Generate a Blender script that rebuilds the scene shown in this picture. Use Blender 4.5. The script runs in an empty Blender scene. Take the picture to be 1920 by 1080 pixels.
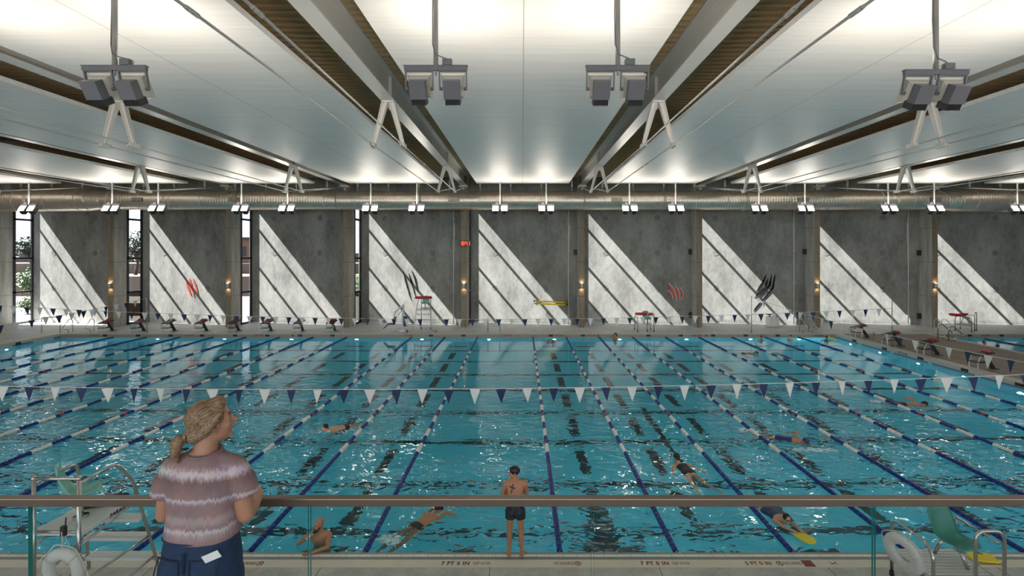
EXPOSURE, SKY, SUN, LENS = 0.72, 2.0, 82.0, 60.0
import bpy, bmesh, math, random
from mathutils import Vector, Matrix
random.seed(7)
C = bpy.context.scene.collection
D = bpy.data
PI = math.pi
F_PX, VX, VY, CAMZ = 911.0, 979.5, 472.0, 5.655     # measured lens, vanishing point and eye height

def at(px, py, Y):
    """point seen at photo pixel (px, py) when it stands at depth Y"""
    return Vector(((px-VX)*Y/F_PX, Y, CAMZ-(py-VY)*Y/F_PX))
def ground(px, py, z):
    Y = (CAMZ-z)*F_PX/(py-VY)
    return Vector(((px-VX)*Y/F_PX, Y, z))

# ------------------------------------------------------------------ materials
def new_mat(name):
    m = D.materials.new(name); m.use_nodes = True
    nt = m.node_tree
    for n in list(nt.nodes): nt.nodes.remove(n)
    out = nt.nodes.new('ShaderNodeOutputMaterial')
    return m, nt, out
def N(nt, t, **kw):
    n = nt.nodes.new(t)
    for k, v in kw.items():
        if k in n.inputs: n.inputs[k].default_value = v
        else: setattr(n, k, v)
    return n
def lk(nt, a, b): nt.links.new(a, b)
def rgba(c): return (c[0], c[1], c[2], 1.0)
def lin(r, g, b):
    f = lambda v: ((v/255+0.055)/1.055)**2.4 if v/255 > 0.04045 else v/255/12.92
    return (f(r), f(g), f(b))

def plain(name, col, rough=0.5, metal=0.0, var=0.08, scale=8.0, bump=0.0, spec=0.5, coat=0.0):
    """principled surface with a slight noise variation of tone"""
    m, nt, out = new_mat(name)
    b = N(nt, 'ShaderNodeBsdfPrincipled')
    b.inputs['Roughness'].default_value = rough
    b.inputs['Metallic'].default_value = metal
    b.inputs['Specular IOR Level'].default_value = spec
    b.inputs['Coat Weight'].default_value = coat
    tc = N(nt, 'ShaderNodeTexCoord')
    no = N(nt, 'ShaderNodeTexNoise'); no.inputs['Scale'].default_value = scale; no.inputs['Detail'].default_value = 4
    lk(nt, tc.outputs['Object'], no.inputs['Vector'])
    mx = N(nt, 'ShaderNodeMix', data_type='RGBA')
    mx.inputs[6].default_value = rgba([c*(1-var) for c in col]); mx.inputs[7].default_value = rgba([min(1, c*(1+var)) for c in col])
    lk(nt, no.outputs['Fac'], mx.inputs[0]); lk(nt, mx.outputs[2], b.inputs['Base Color'])
    if bump:
        bp = N(nt, 'ShaderNodeBump'); bp.inputs['Strength'].default_value = bump; bp.inputs['Distance'].default_value = 0.01
        lk(nt, no.outputs['Fac'], bp.inputs['Height']); lk(nt, bp.outputs['Normal'], b.inputs['Normal'])
    lk(nt, b.outputs[0], out.inputs[0])
    return m
def emit(name, col, strength):
    m, nt, out = new_mat(name)
    e = N(nt, 'ShaderNodeEmission'); e.inputs[0].default_value = rgba(col); e.inputs[1].default_value = strength
    lk(nt, e.outputs[0], out.inputs[0]); return m

def concrete(name, col, stretch=(1, 1, 0.35), contrast=0.35, scale=0.9, rough=0.85, lines=0.0):
    m, nt, out = new_mat(name)
    b = N(nt, 'ShaderNodeBsdfPrincipled'); b.inputs['Roughness'].default_value = rough
    b.inputs['Specular IOR Level'].default_value = 0.25
    tc = N(nt, 'ShaderNodeTexCoord'); mp = N(nt, 'ShaderNodeMapping'); mp.inputs['Scale'].default_value = stretch
    lk(nt, tc.outputs['Object'], mp.inputs['Vector'])
    n1 = N(nt, 'ShaderNodeTexNoise'); n1.inputs['Scale'].default_value = scale; n1.inputs['Detail'].default_value = 8; n1.inputs['Roughness'].default_value = 0.6
    n2 = N(nt, 'ShaderNodeTexNoise'); n2.inputs['Scale'].default_value = scale*7; n2.inputs['Detail'].default_value = 6; n2.inputs['Roughness'].default_value = 0.7
    lk(nt, mp.outputs[0], n1.inputs['Vector']); lk(nt, mp.outputs[0], n2.inputs['Vector'])
    ad = N(nt, 'ShaderNodeMath', operation='ADD'); lk(nt, n1.outputs['Fac'], ad.inputs[0])
    mu = N(nt, 'ShaderNodeMath', operation='MULTIPLY'); mu.inputs[1].default_value = 0.6
    lk(nt, n2.outputs['Fac'], mu.inputs[0]); lk(nt, mu.outputs[0], ad.inputs[1])
    cr = N(nt, 'ShaderNodeValToRGB')
    cr.color_ramp.elements[0].position = 0.5; cr.color_ramp.elements[0].color = rgba([c*(1-contrast) for c in col])
    cr.color_ramp.elements[1].position = 1.1; cr.color_ramp.elements[1].color = rgba([min(1, c*(1+contrast)) for c in col])
    lk(nt, ad.outputs[0], cr.inputs['Fac'])
    last = cr.outputs['Color']
    if lines:     # board-form joints
        sx = N(nt, 'ShaderNodeSeparateXYZ'); lk(nt, tc.outputs['Object'], sx.inputs[0])
        dv = N(nt, 'ShaderNodeMath', operation='MULTIPLY'); dv.inputs[1].default_value = 1/lines; lk(nt, sx.outputs['Z'], dv.inputs[0])
        fr = N(nt, 'ShaderNodeMath', operation='FRACT'); lk(nt, dv.outputs[0], fr.inputs[0])
        lt = N(nt, 'ShaderNodeMath', operation='LESS_THAN'); lt.inputs[1].default_value = 0.012; lk(nt, fr.outputs[0], lt.inputs[0])
        m2 = N(nt, 'ShaderNodeMix', data_type='RGBA'); lk(nt, lt.outputs[0], m2.inputs[0]); lk(nt, last, m2.inputs[6]); m2.inputs[7].default_value = rgba([c*0.5 for c in col])
        last = m2.outputs[2]
    lk(nt, last, b.inputs['Base Color'])
    lk(nt, b.outputs[0], out.inputs[0])
    return m

def tiles(name, col, grout, size, rough=0.4, axes=('X', 'Y'), gap=0.04):
    m, nt, out = new_mat(name)
    b = N(nt, 'ShaderNodeBsdfPrincipled'); b.inputs['Roughness'].default_value = rough
    tc = N(nt, 'ShaderNodeTexCoord'); sx = N(nt, 'ShaderNodeSeparateXYZ'); lk(nt, tc.outputs['Object'], sx.inputs[0])
    facs = []
    for ax, s in zip(axes, size):
        mu = N(nt, 'ShaderNodeMath', operation='MULTIPLY'); mu.inputs[1].default_value = 1/s; lk(nt, sx.outputs[ax], mu.inputs[0])
        fr = N(nt, 'ShaderNodeMath', operation='FRACT'); lk(nt, mu.outputs[0], fr.inputs[0])
        lt = N(nt, 'ShaderNodeMath', operation='LESS_THAN'); lt.inputs[1].default_value = gap; lk(nt, fr.outputs[0], lt.inputs[0])
        facs.append(lt.outputs[0])
    mxx = N(nt, 'ShaderNodeMath', operation='MAXIMUM'); lk(nt, facs[0], mxx.inputs[0]); lk(nt, facs[-1], mxx.inputs[1])
    no = N(nt, 'ShaderNodeTexNoise'); no.inputs['Scale'].default_value = 3; no.inputs['Detail'].default_value = 5; lk(nt, tc.outputs['Object'], no.inputs['Vector'])
    mv = N(nt, 'ShaderNodeMix', data_type='RGBA'); mv.inputs[6].default_value = rgba([c*0.85 for c in col]); mv.inputs[7].default_value = rgba([min(1, c*1.1) for c in col])
    lk(nt, no.outputs['Fac'], mv.inputs[0])
    mx = N(nt, 'ShaderNodeMix', data_type='RGBA'); lk(nt, mxx.outputs[0], mx.inputs[0]); lk(nt, mv.outputs[2], mx.inputs[6]); mx.inputs[7].default_value = rgba(grout)
    lk(nt, mx.outputs[2], b.inputs['Base Color']); lk(nt, b.outputs[0], out.inputs[0])
    return m

def glass(name, tint=(0.95, 0.98, 0.97), ior=1.45, rough=0.0, gloss=1.0):
    """thin pane: clear transmission plus a fresnel mirror"""
    m, nt, out = new_mat(name)
    t = N(nt, 'ShaderNodeBsdfTransparent'); t.inputs[0].default_value = rgba(tint)
    g = N(nt, 'ShaderNodeBsdfGlossy'); g.inputs['Roughness'].default_value = rough
    fr = N(nt, 'ShaderNodeFresnel'); ge = N(nt, 'ShaderNodeNewGeometry')
    io = N(nt, 'ShaderNodeMix', data_type='FLOAT'); io.inputs[2].default_value = ior; io.inputs[3].default_value = 1/ior
    lk(nt, ge.outputs['Backfacing'], io.inputs[0]); lk(nt, io.outputs[0], fr.inputs['IOR'])     # same mirror from both sides of a pane
    mu = N(nt, 'ShaderNodeMath', operation='MULTIPLY'); mu.inputs[1].default_value = gloss; lk(nt, fr.outputs[0], mu.inputs[0])
    mx = N(nt, 'ShaderNodeMixShader'); lk(nt, mu.outputs[0], mx.inputs[0]); lk(nt, t.outputs[0], mx.inputs[1]); lk(nt, g.outputs[0], mx.inputs[2])
    lk(nt, mx.outputs[0], out.inputs[0]); return m

def water_mat():
    m, nt, out = new_mat('pool_water')
    tc = N(nt, 'ShaderNodeTexCoord')
    mp = N(nt, 'ShaderNodeMapping'); mp.inputs['Scale'].default_value = (0.75, 1.25, 1); mp.inputs['Rotation'].default_value = (0, 0, 0.35)
    lk(nt, tc.outputs['Object'], mp.inputs['Vector'])
    n1 = N(nt, 'ShaderNodeTexNoise'); n1.inputs['Scale'].default_value = 0.8; n1.inputs['Detail'].default_value = 2; n1.inputs['Distortion'].default_value = 0.6
    n2 = N(nt, 'ShaderNodeTexNoise'); n2.inputs['Scale'].default_value = 3.2; n2.inputs['Detail'].default_value = 1.3; n2.inputs['Distortion'].default_value = 0.8
    n3 = N(nt, 'ShaderNodeTexNoise'); n3.inputs['Scale'].default_value = 0.16; n3.inputs['Detail'].default_value = 2
    for n in (n1, n2): lk(nt, mp.outputs[0], n.inputs['Vector'])
    lk(nt, tc.outputs['Object'], n3.inputs['Vector'])
    # livelier water close to the near wall where people swim, calm towards the far end
    sx = N(nt, 'ShaderNodeSeparateXYZ'); lk(nt, tc.outputs['Object'], sx.inputs[0])
    mr = N(nt, 'ShaderNodeMapRange'); mr.inputs[1].default_value = 9; mr.inputs[2].default_value = 24; mr.inputs[3].default_value = 1.7; mr.inputs[4].default_value = 0.10
    lk(nt, sx.outputs['Y'], mr.inputs[0])
    rp = N(nt, 'ShaderNodeMapRange'); rp.inputs[1].default_value = 0.38; rp.inputs[2].default_value = 0.62; rp.inputs[3].default_value = 0.18; rp.inputs[4].default_value = 1.1
    lk(nt, n3.outputs['Fac'], rp.inputs[0])
    am = N(nt, 'ShaderNodeMath', operation='MULTIPLY'); lk(nt, mr.outputs[0], am.inputs[0]); lk(nt, rp.outputs[0], am.inputs[1])
    a1 = N(nt, 'ShaderNodeMath', operation='MULTIPLY'); a1.inputs[1].default_value = 0.095; lk(nt, n1.outputs['Fac'], a1.inputs[0])
    a2 = N(nt, 'ShaderNodeMath', operation='MULTIPLY'); a2.inputs[1].default_value = 0.085; lk(nt, n2.outputs['Fac'], a2.inputs[0])
    sm = N(nt, 'ShaderNodeMath', operation='ADD'); lk(nt, a1.outputs[0], sm.inputs[0]); lk(nt, a2.outputs[0], sm.inputs[1])
    hm = N(nt, 'ShaderNodeMath', operation='MULTIPLY'); lk(nt, sm.outputs[0], hm.inputs[0]); lk(nt, am.outputs[0], hm.inputs[1])
    bp = N(nt, 'ShaderNodeBump'); bp.inputs['Strength'].default_value = 1.0; bp.inputs['Distance'].default_value = 1.0
    lk(nt, hm.outputs[0], bp.inputs['Height'])
    rf = N(nt, 'ShaderNodeBsdfRefraction'); rf.inputs['Color'].default_value = rgba((0.76, 0.98, 1.0)); rf.inputs['IOR'].default_value = 1.33; rf.inputs['Roughness'].default_value = 0.0
    gl = N(nt, 'ShaderNodeBsdfGlossy'); gl.inputs['Roughness'].default_value = 0.03
    fr = N(nt, 'ShaderNodeFresnel'); fr.inputs['IOR'].default_value = 1.33
    for n in (rf, gl, fr): lk(nt, bp.outputs['Normal'], n.inputs['Normal'])
    mx = N(nt, 'ShaderNodeMixShader'); lk(nt, fr.outputs[0], mx.inputs[0]); lk(nt, rf.outputs[0], mx.inputs[1]); lk(nt, gl.outputs[0], mx.inputs[2])
    lk(nt, mx.outputs[0], out.inputs[0]); return m

def cloud_mat():
    """stretched white ceiling panel: faint cross streaks, thin joints, soft sheen"""
    m, nt, out = new_mat('ceiling_panel')
    b = N(nt, 'ShaderNodeBsdfPrincipled'); b.inputs['Roughness'].default_value = 0.5; b.inputs['Specular IOR Level'].default_value = 0.4
    tc = N(nt, 'ShaderNodeTexCoord'); mp = N(nt, 'ShaderNodeMapping'); mp.inputs['Scale'].default_value = (0.35, 7, 1)
    lk(nt, tc.outputs['Object'], mp.inputs['Vector'])
    n1 = N(nt, 'ShaderNodeTexNoise'); n1.inputs['Scale'].default_value = 1.3; n1.inputs['Detail'].default_value = 5; lk(nt, mp.outputs[0], n1.inputs['Vector'])
    mx = N(nt, 'ShaderNodeMix', data_type='RGBA'); mx.inputs[6].default_value = rgba((0.66, 0.66, 0.65)); mx.inputs[7].default_value = rgba((0.84, 0.84, 0.83)); lk(nt, n1.outputs['Fac'], mx.inputs[0])
    sx = N(nt, 'ShaderNodeSeparateXYZ'); lk(nt, tc.outputs['Object'], sx.inputs[0])
    mu = N(nt, 'ShaderNodeMath', operation='MULTIPLY'); mu.inputs[1].default_value = 1/1.22; lk(nt, sx.outputs['Y'], mu.inputs[0])
    fr = N(nt, 'ShaderNodeMath', operation='FRACT'); lk(nt, mu.outputs[0], fr.inputs[0])
    lt = N(nt, 'ShaderNodeMath', operation='LESS_THAN'); lt.inputs[1].default_value = 0.010; lk(nt, fr.outputs[0], lt.inputs[0])
    ab = N(nt, 'ShaderNodeMath', operation='ABSOLUTE'); lk(nt, sx.outputs['X'], ab.inputs[0])
    l2 = N(nt, 'ShaderNodeMath', operation='LESS_THAN'); l2.inputs[1].default_value = 0.012; lk(nt, ab.outputs[0], l2.inputs[0])
    m1 = N(nt, 'ShaderNodeMix', data_type='RGBA'); lk(nt, lt.outputs[0], m1.inputs[0]); lk(nt, mx.outputs[2], m1.inputs[6]); m1.inputs[7].default_value = rgba((0.92, 0.92, 0.9))
    m2 = N(nt, 'ShaderNodeMix', data_type='RGBA'); lk(nt, l2.outputs[0], m2.inputs[0]); lk(nt, m1.outputs[2], m2.inputs[6]); m2.inputs[7].default_value = rgba((0.45, 0.45, 0.44))
    lk(nt, m2.outputs[2], b.inputs['Base Color']); lk(nt, b.outputs[0], out.inputs[0]); return m

def tiedye_mat():
    m, nt, out = new_mat('tie_dye_cotton')
    b = N(nt, 'ShaderNodeBsdfPrincipled'); b.inputs['Roughness'].default_value = 0.9; b.inputs['Specular IOR Level'].default_value = 0.15
    tc = N(nt, 'ShaderNodeTexCoord')
    mp = N(nt, 'ShaderNodeMapping'); mp.inputs['Scale'].default_value = (62, 62, 3); lk(nt, tc.outputs['Object'], mp.inputs['Vector'])
    n1 = N(nt, 'ShaderNodeTexNoise'); n1.inputs['Scale'].default_value = 1.6; n1.inputs['Detail'].default_value = 5; lk(nt, mp.outputs[0], n1.inputs['Vector'])
    sx = N(nt, 'ShaderNodeSeparateXYZ'); lk(nt, tc.outputs['Object'], sx.inputs[0])
    of = N(nt, 'ShaderNodeMath', operation='MULTIPLY_ADD'); of.inputs[1].default_value = 0.06; lk(nt, n1.outputs['Fac'], of.inputs[0]); lk(nt, sx.outputs['Z'], of.inputs[2])
    cr = N(nt, 'ShaderNodeValToRGB'); e = cr.color_ramp.elements
    mr = N(nt, 'ShaderNodeMapRange'); mr.inputs[1].default_value = 0.95; mr.inputs[2].default_value = 1.55; lk(nt, of.outputs[0], mr.inputs[0])
    lk(nt, mr.outputs[0], cr.inputs['Fac'])
    base = lin(140, 105, 103); dark = lin(120, 87, 86); white = lin(186, 172, 174); mid = lin(158, 130, 129)
    pts = [(0.0, base), (0.2, base), (0.245, mid), (0.27, white), (0.295, base), (0.34, mid), (0.37, mid), (0.40, base), (0.485, base), (0.505, mid), (0.52, white), (0.54, base), (0.66, dark), (0.69, mid), (0.712, white), (0.73, white), (0.75, mid), (0.775, base), (0.9, dark), (1.0, base)]
    while len(e) < len(pts): e.new(0.5)
    for el, (p, c) in zip(e, pts): el.position = p; el.color = rgba(c)
    n2 = N(nt, 'ShaderNodeTexNoise'); n2.inputs['Scale'].default_value = 14; n2.inputs['Detail'].default_value = 4; lk(nt, tc.outputs['Object'], n2.inputs['Vector'])
    mx = N(nt, 'ShaderNodeMix', data_type='RGBA', blend_type='OVERLAY'); mx.inputs[0].default_value = 0.35; lk(nt, cr.outputs[0], mx.inputs[6]); lk(nt, n2.outputs['Color'], mx.inputs[7])
    hs = N(nt, 'ShaderNodeHueSaturation'); hs.inputs['Saturation'].default_value = 0.75; lk(nt, mx.outputs[2], hs.inputs['Color'])
    lk(nt, hs.outputs[0], b.inputs['Base Color'])
    bp = N(nt, 'ShaderNodeBump'); bp.inputs['Strength'].default_value = 0.5; bp.inputs['Distance'].default_value = 0.012
    n3 = N(nt, 'ShaderNodeTexNoise'); n3.inputs['Scale'].default_value = 9; n3.inputs['Detail'].default_value = 3; n3.inputs['Distortion'].default_value = 1.2; lk(nt, tc.outputs['Object'], n3.inputs['Vector'])
    lk(nt, n3.outputs['Fac'], bp.inputs['Height']); lk(nt, bp.outputs[0], b.inputs['Normal'])
    lk(nt, b.outputs[0], out.inputs[0]); return m

def hair_mat(name, c1, c2):
    m, nt, out = new_mat(name)
    b = N(nt, 'ShaderNodeBsdfPrincipled'); b.inputs['Roughness'].default_value = 0.5; b.inputs['Specular IOR Level'].default_value = 0.4
    tc = N(nt, 'ShaderNodeTexCoord'); mp = N(nt, 'ShaderNodeMapping'); mp.inputs['Scale'].default_value = (3.5, 120, 120); m0 = N(nt, 'ShaderNodeMapping'); m0.inputs['Rotation'].default_value = (0.0, 0.45, -0.63)
    lk(nt, tc.outputs['Object'], m0.inputs['Vector']); lk(nt, m0.outputs[0], mp.inputs['Vector'])
    n = N(nt, 'ShaderNodeTexNoise'); n.inputs['Scale'].default_value = 1.5; n.inputs['Detail'].default_value = 6; lk(nt, mp.outputs[0], n.inputs['Vector'])
    cr = N(nt, 'ShaderNodeValToRGB'); cr.color_ramp.elements[0].position = 0.35; cr.color_ramp.elements[0].color = rgba(c1); cr.color_ramp.elements[1].position = 0.68; cr.color_ramp.elements[1].color = rgba(c2)
    lk(nt, n.outputs['Fac'], cr.inputs[0]); lk(nt, cr.outputs[0], b.inputs['Base Color'])
    bp = N(nt, 'ShaderNodeBump'); bp.inputs['Strength'].default_value = 0.45; bp.inputs['Distance'].default_value = 0.004; lk(nt, n.outputs['Fac'], bp.inputs['Height']); lk(nt, bp.outputs[0], b.inputs['Normal'])
    lk(nt, b.outputs[0], out.inputs[0]); return m

M = {}
M['panel'] = concrete('wall_concrete', (0.225, 0.218, 0.20), (1, 1, 0.5), 0.45, 0.7)
M['patch'] = concrete('lifting_plug_concrete', (0.175, 0.165, 0.155), (1, 1, 1), 0.4, 3)
M['fin'] = concrete('fin_bounce_lit_concrete', (0.36, 0.345, 0.315), (2.5, 2.5, 0.25), 0.45, 1.4, lines=2.45)  # fin sides: sunlight bounced off the panels is put into this lighter tone
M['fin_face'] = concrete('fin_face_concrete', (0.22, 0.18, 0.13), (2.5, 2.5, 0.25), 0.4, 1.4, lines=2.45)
M['deck'] = concrete('deck_concrete', (0.50, 0.50, 0.49), (1, 1, 1), 0.2, 0.8, rough=0.5)
M['deck_near'] = concrete('near_deck_concrete', (0.50, 0.48, 0.45), (1, 1, 1), 0.28, 2.2, rough=0.45)
M['deck_brown'] = concrete('brown_deck_concrete', (0.27, 0.225, 0.185), (1, 1, 1), 0.2, 0.8, rough=0.6)
M['balcony'] = concrete('balcony_concrete', (0.3, 0.3, 0.29), (1, 1, 1), 0.2, 1.5)
M['curb'] = tiles('beige_curb_tile', (0.36, 0.27, 0.195), (0.27, 0.20, 0.15), (0.3, 0.3), axes=('X', 'Z'), gap=0.02)
M['curb_top'] = plain('curb_cap_tile', (0.58, 0.51, 0.43), 0.5)
M['curb_grey'] = plain('pale_curb_tile', (0.50, 0.47, 0.43), 0.5)
M['tile_white'] = tiles('white_edge_tile', (0.88, 0.84, 0.77), (0.30, 0.28, 0.25), (0.25, 3.0), axes=('X', 'Y'), gap=0.03)
M['tile_beige'] = tiles('cream_marking_tile', (0.85, 0.77, 0.63), (0.56, 0.49, 0.39), (0.025, 0.025), axes=('X', 'Y'), gap=0.14)
M['grate'] = tiles('gutter_grate', (0.5, 0.48, 0.45), (0.03, 0.03, 0.03), (0.03, 9.0), axes=('X', 'Y'), gap=0.5)
M['pool'] = plain('pool_plaster', (0.16, 0.80, 1.0), 0.7, var=0.06, scale=0.4)
M['pool_line'] = plain('dark_pool_tile', (0.012, 0.045, 0.06), 0.5)
M['black_tile'] = plain('black_tile', (0.02, 0.018, 0.016), 0.4)
M['red_tile'] = plain('red_tile', (0.38, 0.05, 0.03), 0.4)
M['mark'] = plain('oxide_red_lettering', (0.25, 0.045, 0.03), 0.6)
M['mark_dark'] = plain('dark_lettering', (0.05, 0.04, 0.035), 0.6)
M['water'] = water_mat()
M['glass'] = glass('rail_glass', (0.95, 0.985, 0.98), 1.45, gloss=0.25)
M['glass_edge'] = plain('glass_edge', (0.02, 0.22, 0.20), 0.2)
M['win_glass'] = glass('window_glass', (0.45, 0.47, 0.48), 1.35)
M['clear_glass'] = glass('clear_fill_window_glass', (0.9, 0.93, 0.93), 1.35)
M['win_glass_dark'] = glass('door_glass', (0.09, 0.095, 0.095), 1.35)
M['frame'] = plain('dark_bronze_frame', (0.022, 0.023, 0.026), 0.5, 0.3)
M['cloud'] = cloud_mat()
M['cloud_edge'] = plain('ceiling_panel_edge', (0.7, 0.7, 0.68), 0.5)
M['roof'] = plain('brown_roof_decking', (0.50, 0.38, 0.215), 0.55, 0.0, 0.15, 1.0)
M['white_steel'] = plain('white_painted_steel', (0.66, 0.645, 0.61), 0.4, 0.0, 0.06)
M['beam'] = plain('grey_white_beam_paint', (0.60, 0.595, 0.575), 0.35, 0.0, 0.06, 1.0)
M['rod'] = plain('pale_tension_rod', (0.55, 0.54, 0.51), 0.4, 0.2)
M['duct'] = plain('galvanised_duct', (0.68, 0.60, 0.50), 0.33, 0.75, 0.18, 3.0)
M['duct_dark'] = plain('duct_grille_dark', (0.09, 0.075, 0.055), 0.6, 0.3)
M['lamp_grey'] = plain('floodlight_grey', (0.17, 0.17, 0.19), 0.5, 0.1)
M['near_pole'] = plain('grey_pole_paint', (0.30, 0.285, 0.27), 0.45)
M['lamp_black'] = plain('floodlight_fins', (0.045, 0.045, 0.05), 0.5, 0.2)
M['reflector'] = plain('floodlight_reflector', (0.72, 0.68, 0.6), 0.35, 0.5)
M['lens'] = emit('floodlight_lens', (1.0, 0.89, 0.76), LENS)
M['sconce'] = plain('sconce_metal', (0.55, 0.53, 0.5), 0.35, 0.6)
M['sconce_glow'] = emit('sconce_glow', (1.0, 0.62, 0.30), 32.0)
M['pool_lamp'] = emit('underwater_lamp', (0.86, 0.97, 1.0), 400.0)
M['steel'] = plain('stainless_tube', (0.56, 0.54, 0.51), 0.25, 1.0, 0.05)
M['rail'] = plain('bronze_handrail', (0.24, 0.18, 0.135), 0.3, 0.7, 0.1, 2.0)
M['mint'] = plain('mint_plastic', (0.20, 0.52, 0.44), 0.35, var=0.04)
M['teal'] = plain('teal_plastic', (0.045, 0.24, 0.19), 0.35, var=0.04)
M['white_plastic'] = plain('white_plastic', (0.72, 0.72, 0.70), 0.4, var=0.04)
M['ring'] = plain('life_ring_vinyl', (0.74, 0.73, 0.71), 0.45, var=0.05)
M['cord'] = plain('white_cord', (0.7, 0.68, 0.64), 0.7)
M['rubber'] = plain('black_rubber', (0.02, 0.02, 0.022), 0.6)
M['black'] = plain('black_coated_steel', (0.018, 0.018, 0.02), 0.45)
M['red'] = plain('red_vinyl', (0.55, 0.018, 0.02), 0.4)
M['block_red'] = plain('red_grip_pad', (0.42, 0.02, 0.02), 0.5)
M['navy_soft'] = plain('dark_navy_foam', (0.018, 0.024, 0.04), 0.7)
M['blue_lift'] = plain('blue_lift_seat', (0.02, 0.045, 0.13), 0.5)
M['yellow'] = plain('yellow_foam', (0.86, 0.66, 0.02), 0.5, var=0.04)
M['paper'] = plain('white_paper', (0.76, 0.75, 0.73), 0.8)
M['float_blue'] = plain('blue_float', (0.003, 0.020, 0.20), 0.4, var=0.04, spec=0.3)
M['float_white'] = plain('white_float', (0.80, 0.77, 0.72), 0.35, var=0.04)
M['float_red'] = plain('red_float', (0.45, 0.02, 0.02), 0.3)
M['float_black'] = plain('black_float', (0.012, 0.012, 0.014), 0.3)
M['flag_navy'] = plain('navy_pennant', (0.012, 0.024, 0.085), 0.6)
M['flag_white'] = plain('white_pennant', (0.74, 0.71, 0.66), 0.7)
M['clock_red'] = emit('clock_digits', (1.0, 0.05, 0.015), 2.2)
M['clock_dark'] = plain('clock_case', (0.08, 0.014, 0.012), 0.4)
M['claw_red'] = plain('red_claw_mark', (0.55, 0.05, 0.025), 0.45)
M['claw_white'] = plain('white_claw_rim', (0.72, 0.70, 0.66), 0.5)
M['claw_black'] = plain('black_claw_mark', (0.010, 0.010, 0.011), 0.95, spec=0.05)
M['skin'] = plain('skin_light', (0.40, 0.20, 0.125), 0.5, var=0.08, scale=18, spec=0.35)
M['skin_tan'] = plain('skin_tan', (0.46, 0.215, 0.115), 0.45, var=0.10, scale=14, spec=0.4)
M['skin_pale'] = plain('skin_pale', (0.58, 0.33, 0.22), 0.45, var=0.10, scale=14, spec=0.4)
M['skin_dark'] = plain('skin_brown', (0.25, 0.115, 0.06), 0.45, var=0.10, scale=14, spec=0.4)
M['lip'] = plain('lips', (0.42, 0.13, 0.10), 0.45)
M['eye'] = plain('eye_dark', (0.03, 0.022, 0.018), 0.25)
M['brow'] = plain('brow_hair', (0.13, 0.075, 0.04), 0.7)
M['tattoo'] = plain('tattoo_ink', (0.035, 0.03, 0.03), 0.5)
M['hair_blond'] = hair_mat('dark_blond_hair', (0.075, 0.043, 0.022), (0.36, 0.235, 0.125))
M['hair_dark'] = plain('dark_hair', (0.014, 0.010, 0.008), 0.5, var=0.3, scale=30)
M['cap_black'] = plain('black_swim_cap', (0.012, 0.012, 0.013), 0.35)
M['trunks'] = plain('dark_swim_trunks', (0.012, 0.016, 0.024), 0.6)
M['suit_blue'] = plain('blue_swimsuit', (0.012, 0.03, 0.13), 0.5)
M['suit_dark'] = plain('dark_swimsuit', (0.015, 0.018, 0.022), 0.5)
M['shirt'] = tiedye_mat()
M['denim'] = plain('blue_denim', (0.010, 0.030, 0.072), 0.85, var=0.35, scale=26, bump=0.25)
M['denim_dark'] = plain('denim_seam', (0.008, 0.022, 0.05), 0.85)
M['stitch'] = plain('denim_stitch', (0.10, 0.075, 0.05), 0.8)
M['splash'] = plain('white_water', (0.55, 0.74, 0.77), 0.3, var=0.2, scale=6)
M['leaf_dark'] = plain('dark_leaves', (0.016, 0.032, 0.018), 0.7, var=0.3, scale=2)
M['leaf_light'] = plain('light_leaves', (0.045, 0.085, 0.02), 0.7, var=0.3, scale=2)
M['bark'] = plain('bark', (0.04, 0.025, 0.018), 0.8)
M['stone'] = tiles('terrace_stone', (0.085, 0.062, 0.05), (0.04, 0.03, 0.025), (0.6, 0.3), axes=('X', 'Z'), gap=0.08)
M['earth'] = plain('desert_ground', (0.085, 0.072, 0.06), 0.9, var=0.2, scale=0.4)
M['house'] = plain('tan_house_wall', (0.12, 0.07, 0.05), 0.8)
M['pipe_white'] = plain('white_conduit', (0.62, 0.61, 0.58), 0.5)
M['cabinet'] = plain('white_equipment_case', (0.68, 0.68, 0.66), 0.5)

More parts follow.
